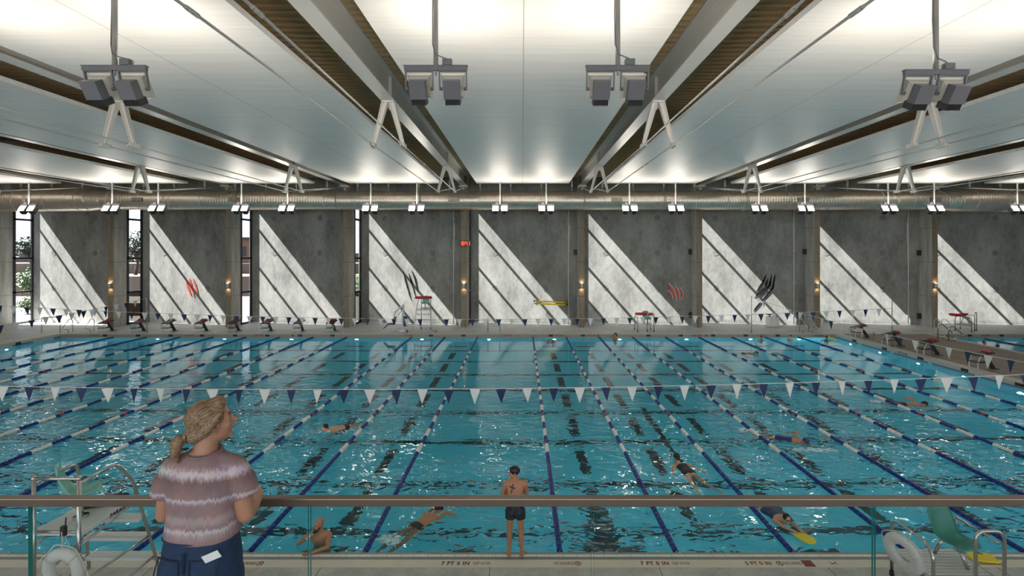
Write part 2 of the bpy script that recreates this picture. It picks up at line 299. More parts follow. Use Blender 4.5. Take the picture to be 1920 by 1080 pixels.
# ------------------------------------------------------------------ mesh helpers
class MB:
    def __init__(s): s.v = []; s.f = []; s.m = []; s.s = []
    def add(s, vs, fs, mi=0, smooth=False):
        o = len(s.v); s.v += [tuple(v) for v in vs]
        for f in fs: s.f.append([i+o for i in f]); s.m.append(mi); s.s.append(smooth)
        return s
    def box(s, x0, x1, y0, y1, z0, z1, mi=0):
        vs = [(x, y, z) for z in (z0, z1) for y in (y0, y1) for x in (x0, x1)]
        return s.add(vs, [(0, 2, 3, 1), (4, 5, 7, 6), (0, 1, 5, 4), (2, 6, 7, 3), (0, 4, 6, 2), (1, 3, 7, 5)], mi)
    def obox(s, c, ax, ay, az, mi=0):
        c, ax, ay, az = Vector(c), Vector(ax), Vector(ay), Vector(az)
        vs = [c+ax*i+ay*j+az*k for k in (-1, 1) for j in (-1, 1) for i in (-1, 1)]
        return s.add(vs, [(0, 2, 3, 1), (4, 5, 7, 6), (0, 1, 5, 4), (2, 6, 7, 3), (0, 4, 6, 2), (1, 3, 7, 5)], mi)
    def bar(s, p, q, w, h, up=(0, 0, 1), mi=0):
        p, q = Vector(p), Vector(q); d = (q-p); l = d.length/2; d.normalize()
        up = Vector(up); sd = d.cross(up)
        if sd.length < 1e-4: sd = d.cross(Vector((1, 0, 0)))
        sd.normalize(); u = sd.cross(d)
        return s.obox((p+q)/2, d*l, sd*w/2, u*h/2, mi)
    def ring_frame(s, d):
        d = d.normalized(); a = Vector((0, 0, 1)) if abs(d.z) < 0.9 else Vector((1, 0, 0))
        x = d.cross(a).normalized(); return x, d.cross(x).normalized()
    def tube(s, pts, r, n=8, mi=0, caps=True):
        pts = [Vector(p) for p in pts]; rs = r if isinstance(r, (list, tuple)) else [r]*len(pts)
        o = []; vs = []; x = None
        for i, p in enumerate(pts):
            d = (pts[min(i+1, len(pts)-1)]-pts[max(i-1, 0)])
            if x is None: x, y = s.ring_frame(d)
            else:
                dn = d.normalized(); x = (x-dn*x.dot(dn)).normalized(); y = dn.cross(x)
            vs += [p+x*rs[i]*math.cos(2*PI*k/n)+y*rs[i]*math.sin(2*PI*k/n) for k in range(n)]
        fs = [(i*n+k, i*n+(k+1) % n, (i+1)*n+(k+1) % n, (i+1)*n+k) for i in range(len(pts)-1) for k in range(n)]
        if caps: fs += [tuple(range(n))[::-1], tuple((len(pts)-1)*n+k for k in range(n))]
        return s.add(vs, fs, mi, True)
    def cyl(s, p, q, r0, r1=None, n=12, mi=0): return s.tube([p, q], [r0, r0 if r1 is None else r1], n, mi)
    def capsule(s, p, q, r0, r1, n=12, mi=0):
        p, q = Vector(p), Vector(q); d = (q-p); L = d.length or 1e-6; d = d/L
        pts, rs = [], []
        for a in (-85, -55, -25): pts.append(p+d*r0*math.sin(math.radians(a))); rs.append(r0*math.cos(math.radians(a)))
        pts += [p+d*L*t for t in (0.0, 0.5, 1.0)]; rs += [r0, (r0+r1)/2, r1]
        for a in (25, 55, 85): pts.append(q+d*r1*math.sin(math.radians(a))); rs.append(r1*math.cos(math.radians(a)))
        return s.tube(pts, rs, n, mi)
    def chain(s, pts, rs, n=12, mi=0):
        for i in range(len(pts)-1): s.capsule(pts[i], pts[i+1], rs[i], rs[i+1], n, mi)
        return s
    def ellipsoid(s, c, ax, ay, az, n=16, m=10, mi=0):
        c, ax, ay, az = Vector(c), Vector(ax), Vector(ay), Vector(az)
        vs = [c-az]
        for j in range(1, m):
            t = PI*j/m
            vs += [c-az*math.cos(t)+(ax*math.cos(2*PI*k/n)+ay*math.sin(2*PI*k/n))*math.sin(t) for k in range(n)]
        vs.append(c+az); e = len(vs)-1
        fs = [(0, 1+(k+1) % n, 1+k) for k in range(n)]
        for j in range(m-2):
            fs += [(1+j*n+k, 1+j*n+(k+1) % n, 1+(j+1)*n+(k+1) % n, 1+(j+1)*n+k) for k in range(n)]
        fs += [(e, 1+(m-2)*n+k, 1+(m-2)*n+(k+1) % n) for k in range(n)]
        return s.add(vs, fs, mi, True)
    def sph(s, c, r, mi=0, n=12, m=8): return s.ellipsoid(c, (r, 0, 0), (0, r, 0), (0, 0, r), n, m, mi)
    def loft(s, rings, mi=0, caps=True, smooth=True):
        n = len(rings[0]); vs = [v for r in rings for v in r]
        fs = [(i*n+k, i*n+(k+1) % n, (i+1)*n+(k+1) % n, (i+1)*n+k) for i in range(len(rings)-1) for k in range(n)]
        if caps: fs += [tuple(range(n))[::-1], tuple((len(rings)-1)*n+k for k in range(n))]
        return s.add(vs, fs, mi, smooth)
    def prism(s, poly, o, ux, uy, th, mi=0):
        """extrude 2-D outline poly lying at o in axes ux, uy by vector th"""
        o, ux, uy, th = Vector(o), Vector(ux), Vector(uy), Vector(th); n = len(poly)
        a = [o+ux*p[0]+uy*p[1] for p in poly]; b = [v+th for v in a]
        return s.add(a+b, [tuple(range(n)), tuple(range(2*n-1, n-1, -1))]+[(i, i+n, (i+1) % n+n, (i+1) % n) for i in range(n)], mi)
    def torus(s, c, ax, ay, R, r, n=32, m=12, mi=0, squash=1.0):
        c, ax, ay = Vector(c), Vector(ax).normalized(), Vector(ay).normalized(); az = ax.cross(ay)
        vs = []
        for i in range(n):
            t = 2*PI*i/n; d = ax*math.cos(t)+ay*math.sin(t)
            vs += [c+d*(R+r*math.cos(2*PI*k/m))+az*(r*squash*math.sin(2*PI*k/m)) for k in range(m)]
        fs = [(i*m+k, ((i+1) % n)*m+k, ((i+1) % n)*m+(k+1) % m, i*m+(k+1) % m) for i in range(n) for k in range(m)]
        return s.add(vs, fs, mi, True)
    def mesh(s, name, mats):
        me = D.meshes.new(name); me.from_pydata(s.v, [], s.f)
        for m in (mats if isinstance(mats, (list, tuple)) else [mats]): me.materials.append(M[m] if isinstance(m, str) else m)
        me.polygons.foreach_set('material_index', s.m); me.polygons.foreach_set('use_smooth', s.s)
        if len(s.f) == 1: return me
        bm = bmesh.new(); bm.from_mesh(me); bmesh.ops.recalc_face_normals(bm, faces=bm.faces); bm.to_mesh(me); bm.free()
        return me
    def build(s, name, mats, parent=None, loc=None, label=None, bevel=0.0):
        o = D.objects.new(name, s.mesh(name, mats)); C.objects.link(o)
        if parent is not None: o.parent = parent
        if loc is not None: o.location = loc
        if label: o['label'] = label
        if bevel:
            b = o.modifiers.new('edge', 'BEVEL'); b.width = bevel; b.segments = 2; b.limit_method = 'ANGLE'
        return o

def tag(o, label, cat, group=None):
    o['label'] = label; o['category'] = cat
    if group: o['group'] = group
    return o
def thing(name, label, cat, loc=(0, 0, 0), rz=0, group=None):
    o = D.objects.new(name, None); C.objects.link(o); o.empty_display_size = 0.1
    o.location = loc; o.rotation_euler = (0, 0, rz)
    return tag(o, label, cat, group)
def struct(o): o['kind'] = 'structure'; return o
def kids(o): return [c for c in D.objects if c.parent == o]
def dup(root, loc=None, rz=None, label=None, group=None, tree=None):
    tree = tree or snapshot(root)
    r = root.copy(); C.objects.link(r)
    if loc is not None: r.location = loc
    if rz is not None: r.rotation_euler = (0, 0, rz)
    if label: r['label'] = label
    if group: r['group'] = group
    for ch, subs in tree:
        c = ch.copy(); C.objects.link(c); c.parent = r
        for g in subs:
            d = g.copy(); C.objects.link(d); d.parent = c
    return r
def snapshot(root): return [(c, kids(c)) for c in kids(root)]
ORD = ['first', 'second', 'third', 'fourth', 'fifth', 'sixth', 'seventh', 'eighth', 'ninth', 'tenth', 'eleventh', 'twelfth', 'thirteenth', 'fourteenth', 'fifteenth', 'sixteenth', 'seventeenth', 'eighteenth', 'nineteenth', 'twentieth', 'twenty-first']

def remeshed(mb, voxel, smooth=3, factor=0.5):
    """melt overlapping volumes into ONE continuous surface"""
    me = mb.mesh('tmp', 'white_plastic'); o = D.objects.new('tmp', me); C.objects.link(o)
    r = o.modifiers.new('r', 'REMESH'); r.mode = 'VOXEL'; r.voxel_size = voxel; r.use_smooth_shade = True
    if smooth:
        sm = o.modifiers.new('s', 'SMOOTH'); sm.factor = factor; sm.iterations = smooth
    dg = bpy.context.evaluated_depsgraph_get(); dg.update()
    res = D.meshes.new_from_object(o.evaluated_get(dg)); D.objects.remove(o); D.meshes.remove(me)
    res.materials.clear(); return res
def mesh_obj(name, me, mats, parent=None, pick=None, label=None):
    me.name = name
    for m in mats: me.materials.append(M[m])
    if pick:
        for p in me.polygons: p.material_index = pick(p.center)
    else:
        me.polygons.foreach_set('material_index', [0]*len(me.polygons))
    me.polygons.foreach_set('use_smooth', [True]*len(me.polygons))
    o = D.objects.new(name, me); C.objects.link(o)
    if parent is not None: o.parent = parent
    if label: o['label'] = label
    return o
def text_mesh(body, size, extrude=0.002, bold=0.0, spacing=1.0, sx=1.0):
    cu = D.curves.new('txt', 'FONT'); cu.body = body; cu.size = size; cu.extrude = extrude; cu.offset = bold; cu.space_character = spacing
    cu.align_x = 'CENTER'; cu.align_y = 'CENTER'; cu.resolution_u = 2
    o = D.objects.new('txt', cu); C.objects.link(o); dg = bpy.context.evaluated_depsgraph_get(); dg.update()
    me = D.meshes.new_from_object(o.evaluated_get(dg)); D.objects.remove(o); D.curves.remove(cu)
    if sx != 1.0:
        for v in me.vertices: v.co.x *= sx
    me.materials.clear(); return me
# ------------------------------------------------------------------ camera and view
cam = D.cameras.new('camera'); co = D.objects.new('camera', cam); C.objects.link(co)
co.location = (0, 0, CAMZ); co.rotation_euler = (PI/2, 0, 0)
cam.sensor_width = 36; cam.lens = 36*F_PX/1920
cam.shift_x = (960-VX)/1920; cam.shift_y = (VY-540)/1920
cam.clip_start = 0.05; cam.clip_end = 500
S = bpy.context.scene; S.camera = co
S.view_settings.view_transform = 'Standard'; S.view_settings.look = 'None'; S.view_settings.gamma = 1; S.view_settings.exposure = EXPOSURE
S.view_settings.use_curve_mapping = False
cy = S.cycles; cy.max_bounces = 9; cy.diffuse_bounces = 4; cy.glossy_bounces = 4; cy.transmission_bounces = 5; cy.transparent_max_bounces = 12
cy.sample_clamp_indirect = 4.0; cy.use_denoising = True; cy.blur_glossy = 0.6

w = D.worlds.new('sky'); S.world = w; w.use_nodes = True
bg = w.node_tree.nodes['Background']; bg.inputs[0].default_value = (0.86, 0.92, 1.0, 1); bg.inputs[1].default_value = SKY
sun = D.lights.new('sun', 'SUN'); sun.energy = SUN; sun.angle = 0.009; sun.color = (1.0, 0.985, 0.96)
so = D.objects.new('sun', sun); C.objects.link(so)
SUND = Vector((1, -0.03, -1.16)); so.rotation_euler = SUND.to_track_quat('-Z', 'Y').to_euler(); so.location = (-60, 40, 60)

# ------------------------------------------------------------------ building shell
DZ = 0.25                                  # far, left and right deck
XL, XR, YN, YF = -30.4, 20.57, 9.06, 32.0  # big pool
X2 = 26.8                                  # second pool starts here
def fx(k): return -29.61+8.41*k
YA, YB, YC = 34.7, 35.85, 37.4             # fin front, fin back, deep end of each tilted bay
ROOF = 11.15

struct(MB().box(-38.2, X2+14, YF+0.03, 37.9, -0.3, DZ-0.004).build('floor', 'deck'))
struct(MB().box(-38.2, XL-0.03, -8, YF+0.03, -0.3, DZ-0.004).build('floor', 'deck'))
struct(MB().box(XR+0.03, X2-0.31, 10.2, YF+0.03, -0.3, DZ-0.004).build('floor', 'deck_brown'))
struct(MB().box(XL, 40.8, -8, 8.63, -0.3, 0.05).build('floor', 'deck_near'))
# near edge: white coping tile, gutter grate, cream marking tiles
struct(MB().box(XL, 40.8, 8.935, YN, -0.25, 0.05).build('trim_1', 'tile_white'))
struct(MB().box(XL, 40.8, 8.845, 8.935, -0.25, 0.045).build('trim_2', 'grate'))
struct(MB().box(XL, 40.8, 8.63, 8.845, -0.25, 0.05).build('trim_3', 'tile_beige'))
mb = MB()
for x in range(-28, 40, 3): mb.box(x+0.42, x+0.43, 2.9, 8.63, 0.0485, 0.0515)
struct(mb.build('trim_4', 'lamp_black'))
# raised curbs round the other three sides
struct(MB().box(XL, X2+14, YF-0.005, YF+0.02, -0.004, DZ-0.03).box(XL-1.0, X2+14, YF-0.012, YF+0.32, DZ-0.03, DZ+0.012, 1).build('trim_5', ['curb', 'curb_top']))
struct(MB().box(XL-0.02, XL+0.005, YN, YF-0.006, -0.004, DZ-0.03).box(XL-1.0, XL+0.012, YN, YF-0.013, DZ-0.03, DZ+0.013, 1).build('trim_6', ['curb_grey', 'curb_top']))
struct(MB().box(XR-0.005, XR+0.02, YN, YF-0.006, -0.004, DZ-0.03).box(XR-0.012, XR+0.45, YN, YF-0.013, DZ-0.03, DZ+0.013, 1).build('trim_7', ['curb_grey', 'curb_top']))
struct(MB().box(X2-0.3, X2+0.005, 10.2, YF-0.013, -0.004, DZ+0.012).build('trim_8', 'curb_grey'))
# gutter slots showing dark along the left and right curb faces
mb = MB()
for i in range(9): mb.box(XL-0.001, XL+0.009, 11.2+2.54*i, 12.4+2.54*i, 0.0, 0.10)
for i in range(9): mb.box(XR-0.009, XR+0.001, 9.4+2.54*i, 11.7+2.54*i, 0.0, 0.07)
struct(mb.build('trim_9', 'lamp_grey'))
# basin
DEP = 1.35
struct(MB().box(XL-0.1, XR+0.1, YN-0.1, YF+0.1, -DEP-0.2, -DEP).build('floor', 'pool'))
wp = MB().box(XL-0.2, XL, YN, YF, -DEP, -0.001).box(XR, XR+0.2, YN, YF, -DEP, -0.001).box(XL, XR, YF, YF+0.2, -DEP, -0.001).box(XL, XR, YN-0.2, YN, -DEP, -0.02)
struct(wp.build('wall_basin', 'pool'))
struct(MB().box(X2-0.05, X2+14, 10.2, YF+0.1, -DEP-0.2, -DEP).box(X2-0.2, X2, 10.2, YF, -DEP, -0.001).box(X2, X2+14, YF, YF+0.2, -DEP, -0.001).build('wall_basin_2', 'pool'))
struct(MB().add([(XL, YN, 0), (XR, YN, 0), (XR, YF, 0), (XL, YF, 0)], [(0, 1, 2, 3)]).build('water', 'water'))
struct(MB().add([(X2, 10.2, 0), (X2+14, 10.2, 0), (X2+14, YF, 0), (X2, YF, 0)], [(0, 1, 2, 3)]).build('water', 'water'))
# floor markings: cross lines and dashed lane lines
ROPES = [-26.9, -24.72, -22.54, -20.36, -18.18, -15.98, -13.78, -11.55, -7.28, -5.12, -2.95, 0.70, 2.88, 5.06, 7.24, 9.42, 11.6, 13.78, 15.96, 18.14]
def seen_floor(ds):      # where on the floor a line is seen that shows at surface distance ds
    th = math.atan(ds/CAMZ); return ds+DEP*math.tan(math.asin(math.sin(th)/1.33))
lines = [seen_floor(d) for d in (9.75, 11.76, 14.4, 17.05, 19.8, 22.3, 25.0, 27.7)]
mb = MB(); zf = -DEP
mb.box(XL+1.6, XR-1.6, lines[0]-0.11, lines[0]+0.11, zf-0.01, zf+0.003)
for y in lines[1:]: mb.box(XL+1.6, XR-1.6, y-0.12, y+0.12, zf-0.01, zf+0.004)
lanes = [-28.6]+[(a+b)/2 for a, b in zip(ROPES, ROPES[1:])]+[19.3]
lanes = [x for x in lanes if abs(x+1.1) > 0.4 and abs(x+9.4) > 0.4]+[-8.4, -10.5]
for x in lanes:
    for a, b in zip(lines, lines[1:]):
        c = (a+b)/2; mb.box(x-0.15, x+0.15, c-0.8, c+0.8, zf-0.01, zf+0.004)
    mb.box(x-0.55, x+0.55, lines[-1]+1.15, lines[-1]+1.4, zf-0.01, zf+0.004)
mb.box(1.52, 2.0, 10.1, 12.2, zf-0.01, zf+0.0045).box(1.0, 2.6, 10.0, 10.45, zf-0.01, zf+0.0045)
for x in (-1.1, 1.83, 4.0, 6.1, 8.4, -6.2, -4): mb.box(x-0.5, x+0.5, YN+0.9, YN+1.15, zf-0.01, zf+0.004)
mb.box(4.55, 4.75, 13.0, 19.0, zf-0.01, zf+0.005)
struct(mb.build('trim_lane_markings', 'pool_line'))
# black wall tiles at the lane ends (far and right side)
def block_tile(x, y, side):
    b = MB()
    if side == 'far': b.box(x-0.14, x+0.14, y-0.006, y+0.02, 0.06, 0.20)
    else: b.box(y-0.006, y+0.02, x-0.17, x+0.17, 0.06, 0.20)
    return b
mb = MB()
for px in (197, 259, 320, 379, 441, 501.5, 562.5, 623.5, 808, 869, 1033, 1093, 1154, 1215.5, 1276.5, 1337, 1398, 1458, 1818, 1878, 1939):
    p = at(px, 629, YF); mb.box(p.x-0.14, p.x+0.14, YF-0.011, YF+0.02, 0.07, 0.205)
for Y in (30.1, 27.6, 25.1, 22.6, 20.1): mb.box(XR-0.011, XR+0.02, Y-0.19, Y+0.19, 0.08, 0.22)
for Y in (29.3, 27.2): mb.box(XL-0.02, XL+0.011, Y-0.16, Y+0.16, 0.02, 0.2)
struct(mb.build('trim_10', 'black_tile'))
mb = MB()
for px in (549, 1121, 1324): 
    p = at(px, 629, YF); mb.box(p.x-0.08, p.x+0.08, YF-0.011, YF+0.02, 0.07, 0.205)
struct(mb.build('trim_11', 'red_tile'))

# far wall: tilted concrete panels between fins, a tall window in every step
for k in range(-1, 8):
    x0, x1 = fx(k)+0.28, fx(k+1)
    ux = Vector((x1-x0, YB-YC, 0)).normalized(); nrm = Vector((ux.y, -ux.x, 0))   # points into the hall
    pb = MB()
    a, b = Vector((x0-0.1, YC+0.02, 0)), Vector((x1+0.05, YB, 0)); back = -nrm*0.25
    q = [a, b, b+back, a+back]
    pb.add([(v.x, v.y, z) for z in (0.0, 9.97) for v in q], [(0, 1, 2, 3), (4, 7, 6, 5), (0, 4, 5, 1), (1, 5, 6, 2), (2, 6, 7, 3), (3, 7, 4, 0)])
    for u in (2.05, 5.9):      # round lifting-point plugs
        for z in (2.9, 5.55, 8.2):
            c = Vector((x0, YC, z))+ux*u
            pb.prism([(0.21*math.cos(t*PI/10), 0.21*math.sin(t*PI/10)) for t in range(20)], c+nrm*0.003, ux, (0, 0, 1), -nrm*0.02, 1)
    struct(pb.build('wall_far', ['panel', 'patch']))
for k in range(-1, 9):
    x = fx(k)
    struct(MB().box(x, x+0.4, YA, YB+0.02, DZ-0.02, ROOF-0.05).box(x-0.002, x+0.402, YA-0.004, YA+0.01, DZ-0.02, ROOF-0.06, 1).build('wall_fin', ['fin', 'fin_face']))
for k in range(-1, 8):
    xg = fx(k)+0.34; n = k+2
    fr = MB()
    y0, y1 = YB, YC+0.02
    fr.box(xg-0.06, xg+0.06, y0, y0+0.24, DZ, 9.6); fr.box(xg-0.06, xg+0.06, y1-0.14, y1, DZ, 9.6)
    for z in (2.64, 5.17, 8.07): fr.box(xg-0.06, xg+0.06, y0, y1, z-0.07, z+0.07)
    fr.box(xg-0.06, xg+0.06, y0, y1, 9.45, 9.96); fr.box(xg-0.06, xg+0.06, y0, y1, 0.0, 0.36)
    wo = struct(fr.build('window_%d' % n, 'frame'))
    for za, zb in ((0.36, 2.57), (2.71, 5.10), (5.24, 8.0), (8.14, 9.45)):
        mt = 'win_glass_dark' if (za < 1 and k % 2 == 0) else 'win_glass'
        MB().add([(xg, y0+0.24, za), (xg, y1-0.14, za), (xg, y1-0.14, zb), (xg, y0+0.24, zb)], [(0, 1, 2, 3)]).build('pane', mt, wo)
# rest of the shell
struct(MB().box(-38.5, -38.0, -8.3, YB, -0.3, ROOF+0.2).build('wall_left', 'panel'))
struct(MB().box(fx(8)+0.0, fx(8)+0.5, -8.3, YC+0.3, -0.3, ROOF+0.2).build('wall_right', 'panel'))
struct(MB().box(-38.5, 38.2, -8.3, -8.0, -0.3, 0.4).box(-38.5, 38.2, -8.3, -8.0, 2.75, 3.6).box(-38.5, -36, -8.3, -8.0, 0.4, 2.75).box(36, 38.2, -8.3, -8.0, 0.4, 2.75).box(-38.5, 38.2, -8.3, -8.0, 10.0, ROOF+0.2).box(-38.5, -36, -8.3, -8.0, 3.6, 10.0).box(36, 38.2, -8.3, -8.0, 3.6, 10.0).build('wall_back', 'cloud_edge'))
fr = MB()      # unseen glazing added behind the camera to let in sky as fill
for i in range(25): fr.box(-36.05+i*3.0, -35.95+i*3.0, -8.25, -8.05, 3.6, 10.0)
for z in (3.6, 5.7, 7.8, 9.95): fr.box(-36, 36, -8.25, -8.05, z, z+0.08)
for i in range(25): fr.box(-36.05+i*3.0, -35.95+i*3.0, -8.25, -8.05, 0.4, 2.75)
wb = struct(fr.build('window_12', 'frame'))
for i in range(24): MB().add([(-35.95+i*3.0, -8.15, 0.4), (-33.05+i*3.0, -8.15, 0.4), (-33.05+i*3.0, -8.15, 2.75), (-35.95+i*3.0, -8.15, 2.75)], [(0, 1, 2, 3)]).build('pane', 'clear_glass', wb)
for i in range(24): MB().add([(-35.95+i*3.0, -8.15, 3.6), (-33.05+i*3.0, -8.15, 3.6), (-33.05+i*3.0, -8.15, 10.0), (-35.95+i*3.0, -8.15, 10.0)], [(0, 1, 2, 3)]).build('pane', 'clear_glass', wb)
struct(MB().box(-80, 80, -60, -8.3, -0.3, 0.1).build('ground', 'earth'))
# ribbed roof decking (ribs run across the hall)
mb = MB(); prof = []
y = -8.3
while y < YB:
    prof += [(y, ROOF), (y+0.10, ROOF), (y+0.13, ROOF+0.07), (y+0.27, ROOF+0.07)]; y += 0.30
vs = [(x, p[0], p[1]) for x in (-38.5, 38.2) for p in prof]; n = len(prof)
mb.add(vs, [(i, i+1, n+i+1, n+i) for i in range(n-1)])
mb.box(-38.5, 38.2, -8.3, YB+0.05, ROOF+0.08, ROOF+0.25)
for k in range(-1, 8):
    x0, x1 = fx(k)+0.28, fx(k+1)
    tri = [(x0-0.1, YB), (x1, YB), (x0-0.1, YC+0.1)]
    mb.prism(tri, (0, 0, 9.95), (1, 0, 0), (0, 1, 0), (0, 0, 0.07))
struct(mb.build('ceiling', 'roof'))
struct(MB().box(-38.5, 38.2, YB+0.03, YB+0.06, 9.96, ROOF+0.25).build('wall_far_upper', 'panel'))
for j in range(-4, 5):
    cx = 0.025+8.41*j
    o = struct(MB().box(-3.05, 3.05, -5, 32.2, 10.17, 10.30).build('ceiling_panel', 'cloud', loc=(cx, 0, 0)))
# balcony floor the woman stands on
struct(MB().box(-14, 14, -8, 2.92, 2.95, 3.2).build('floor_balcony', 'balcony'))

# ------------------------------------------------------------------ roof beams with V struts and tension rods
def make_truss(label, loc):
    t = thing('roof_truss', label, 'roof beam', loc, 0, 'roof beams across the hall')
    b0, b1 = 10.35, ROOF
    MB().box(-0.21, 0.21, -8, YA, b0, b0+0.035).box(-0.21, 0.21, -8, YA, b1-0.035, b1-0.001).box(-0.012, 0.012, -8, YA, b0+0.03, b1-0.03).build('beam', 'beam', t)
    ends = {}
    for y in (3.6, 15.16, 26.7):
        zb = 8.97 if y > 10 else 9.05
        MB().box(-0.1, 0.1, y-0.012, y+0.012, b0+0.036, b1-0.036).build('stiffener', 'white_steel', t)
        MB().box(-0.17, 0.17, y-0.09, y+0.09, b0-0.04, b0-0.001).build('apex_plate', 'white_steel', t)
        for s in (-1, 1):
            top, bot = Vector((s*0.10, y, b0-0.02)), Vector((s*0.46, y, zb+0.02))
            d = (bot-top).normalized(); side = Vector((d.z, 0, -d.x))
            g = MB()
            for off, wa, wb, th in ((-0.085, 0.19, 0.10, 0.012), (0.085, 0.19, 0.10, 0.012)):   # tapered flanges
                for (p, q) in ((top, bot),):
                    vs = []
                    for P, W in ((p, wa), (q, wb)):
                        oo = off*(W/wa)
                        for dx in (-th/2, th/2):
                            for dy in (-W/2, W/2): vs.append(P+side*(oo+dx)+Vector((0, dy, 0)))
                    g.add(vs, [(0, 1, 3, 2), (4, 6, 7, 5), (0, 4, 5, 1), (2, 3, 7, 6), (0, 2, 6, 4), (1, 5, 7, 3)])
            g.add([top+side*0.085, top-side*0.085, bot-side*0.045, bot+side*0.045], [(0, 1, 2, 3)])
            g.add([top+side*0.085+Vector((0, .012, 0)), top-side*0.085+Vector((0, .012, 0)), bot-side*0.045+Vector((0, .012, 0)), bot+side*0.045+Vector((0, .012, 0))], [(0, 1, 2, 3)])
            so_ = g.build('strut', 'white_steel', t)
            c = Vector((s*0.46, y, zb))
            k = MB()
            k.box(c.x-0.05, c.x-0.03, y-0.2, y+0.2, c.z-0.07, c.z+0.07).box(c.x+0.03, c.x+0.05, y-0.2, y+0.2, c.z-0.07, c.z+0.07)
            for yy in (-0.15, 0.15): k.cyl((c.x-0.075, y+yy, c.z), (c.x+0.075, y+yy, c.z), 0.025, n=8)
            for yy in (-0.24, 0.24): k.cyl((c.x, y+yy*0.6, c.z), (c.x, y+yy, c.z), 0.032, n=8)
            k.build('clamp', 'white_steel', so_)
            ends[(y, s)] = c
    for s in (-1, 1):
        pts = [Vector((s*0.46, -6, 9.25)), ends[(3.6, s)], ends[(15.16, s)], ends[(26.7, s)], Vector((s*0.16, YA-0.2, b0-0.08))]
        for p, q in zip(pts, pts[1:]):
            r = MB().cyl(p, q, 0.023, n=8)
            m = p.lerp(q, 0.28); d = (q-p).normalized()
            r.cyl(m-d*0.12, m+d*0.12, 0.036, n=8).cyl(m-d*0.17, m-d*0.12, 0.028, 0.036, n=8)
            r.build('tension_rod', 'rod', t)
    e = MB().box(-0.3, 0.3, YA-0.45, YA-0.02, b0-0.14, b0-0.002).box(-0.06, 0.06, YA-0.3, YA-0.001, b0-0.3, b0)
    e.build('end_bracket', 'white_steel', t)
    return t
trx = [fx(k)+0.2 for k in range(0, 8)]
tr0 = make_truss('grey-white roof beam with V struts, first counted from the tree windows', (trx[0], 0, 0)); snap = snapshot(tr0)
for i, x in enumerate(trx[1:], 1):
    dup(tr0, (x, 0, 0), None, 'grey-white roof beam with V struts, %s counted from the tree windows' % ORD[i], tree=snap)

# ------------------------------------------------------------------ round duct with grilles and hangers
dt = thing('air_duct', 'long round galvanised air duct hung along the far wall', 'duct', (0, 33.35, 9.17))
def duct_run(xa, xb, r, name='duct_run', rb=None):
    rings = []; x = xa; i = 0; rb = rb or r
    while x <= xb+1e-6:
        rr = r+(rb-r)*(x-xa)/(xb-xa)+(0.012 if i % 4 == 1 else 0.0)
        rings.append([(x, rr*math.cos(2*PI*k/28), rr*math.sin(2*PI*k/28)) for k in range(28)]); x += 0.045; i += 1
    MB().loft(rings).build(name, 'duct', dt)
edges = [-28.6, -24.2, -19.3, -12.6, -6.9, -1.4, 4.2, 9.6, 15.2, 20.8, 25.4, 28.8]
for a, b in zip(edges, edges[1:]): duct_run(a, b, 0.63)
duct_run(-37.9, -29.5, 0.74); duct_run(-29.5, -28.6, 0.74, 'reducer', 0.63)
duct_run(28.8, 29.7, 0.63, 'reducer', 0.74); duct_run(29.7, 37.5, 0.74)
for x in edges[1:-1]+[-33.5, 33.2]:
    r = 0.74 if abs(x) > 29 else 0.63
    rg = MB(); 
    for dx in (-0.05, 0.05): rg.loft([[(x+dx+o, rr*math.cos(2*PI*k/28), rr*math.sin(2*PI*k/28)) for k in range(28)] for o, rr in ((-0.02, r-0.01), (-0.02, r+0.035), (0.02, r+0.035), (0.02, r-0.01))], caps=False)
    rg.build('joint_ring', 'duct', dt)
for px in (257, 439, 851, 1156.5, 1507, 1755):
    x = (px-VX)*32.7/F_PX
    g = MB().box(x-0.36, x+0.36, -0.69, -0.55, -0.13, 0.13)
    for i in range(9): g.box(x-0.34+i*0.08, x-0.31+i*0.08, -0.705, -0.68, -0.12, 0.12, 1)
    g.build('grille', ['duct_dark', 'duct'], dt)
x = -36.5
while x < 37:
    r = 0.74 if abs(x) > 29 else 0.63
    h = MB().tube([(x, (r+0.012)*math.cos(2*PI*k/24), (r+0.012)*math.sin(2*PI*k/24)) for k in range(25)], 0.015, 6, caps=False)
    h.cyl((x, 0, r), (x, 0, ROOF-9.17), 0.02, n=6).box(x-0.05, x+0.05, -0.05, 0.05, 0.95, 1.35)
    h.build('hanger', 'white_steel', dt); x += 2.1

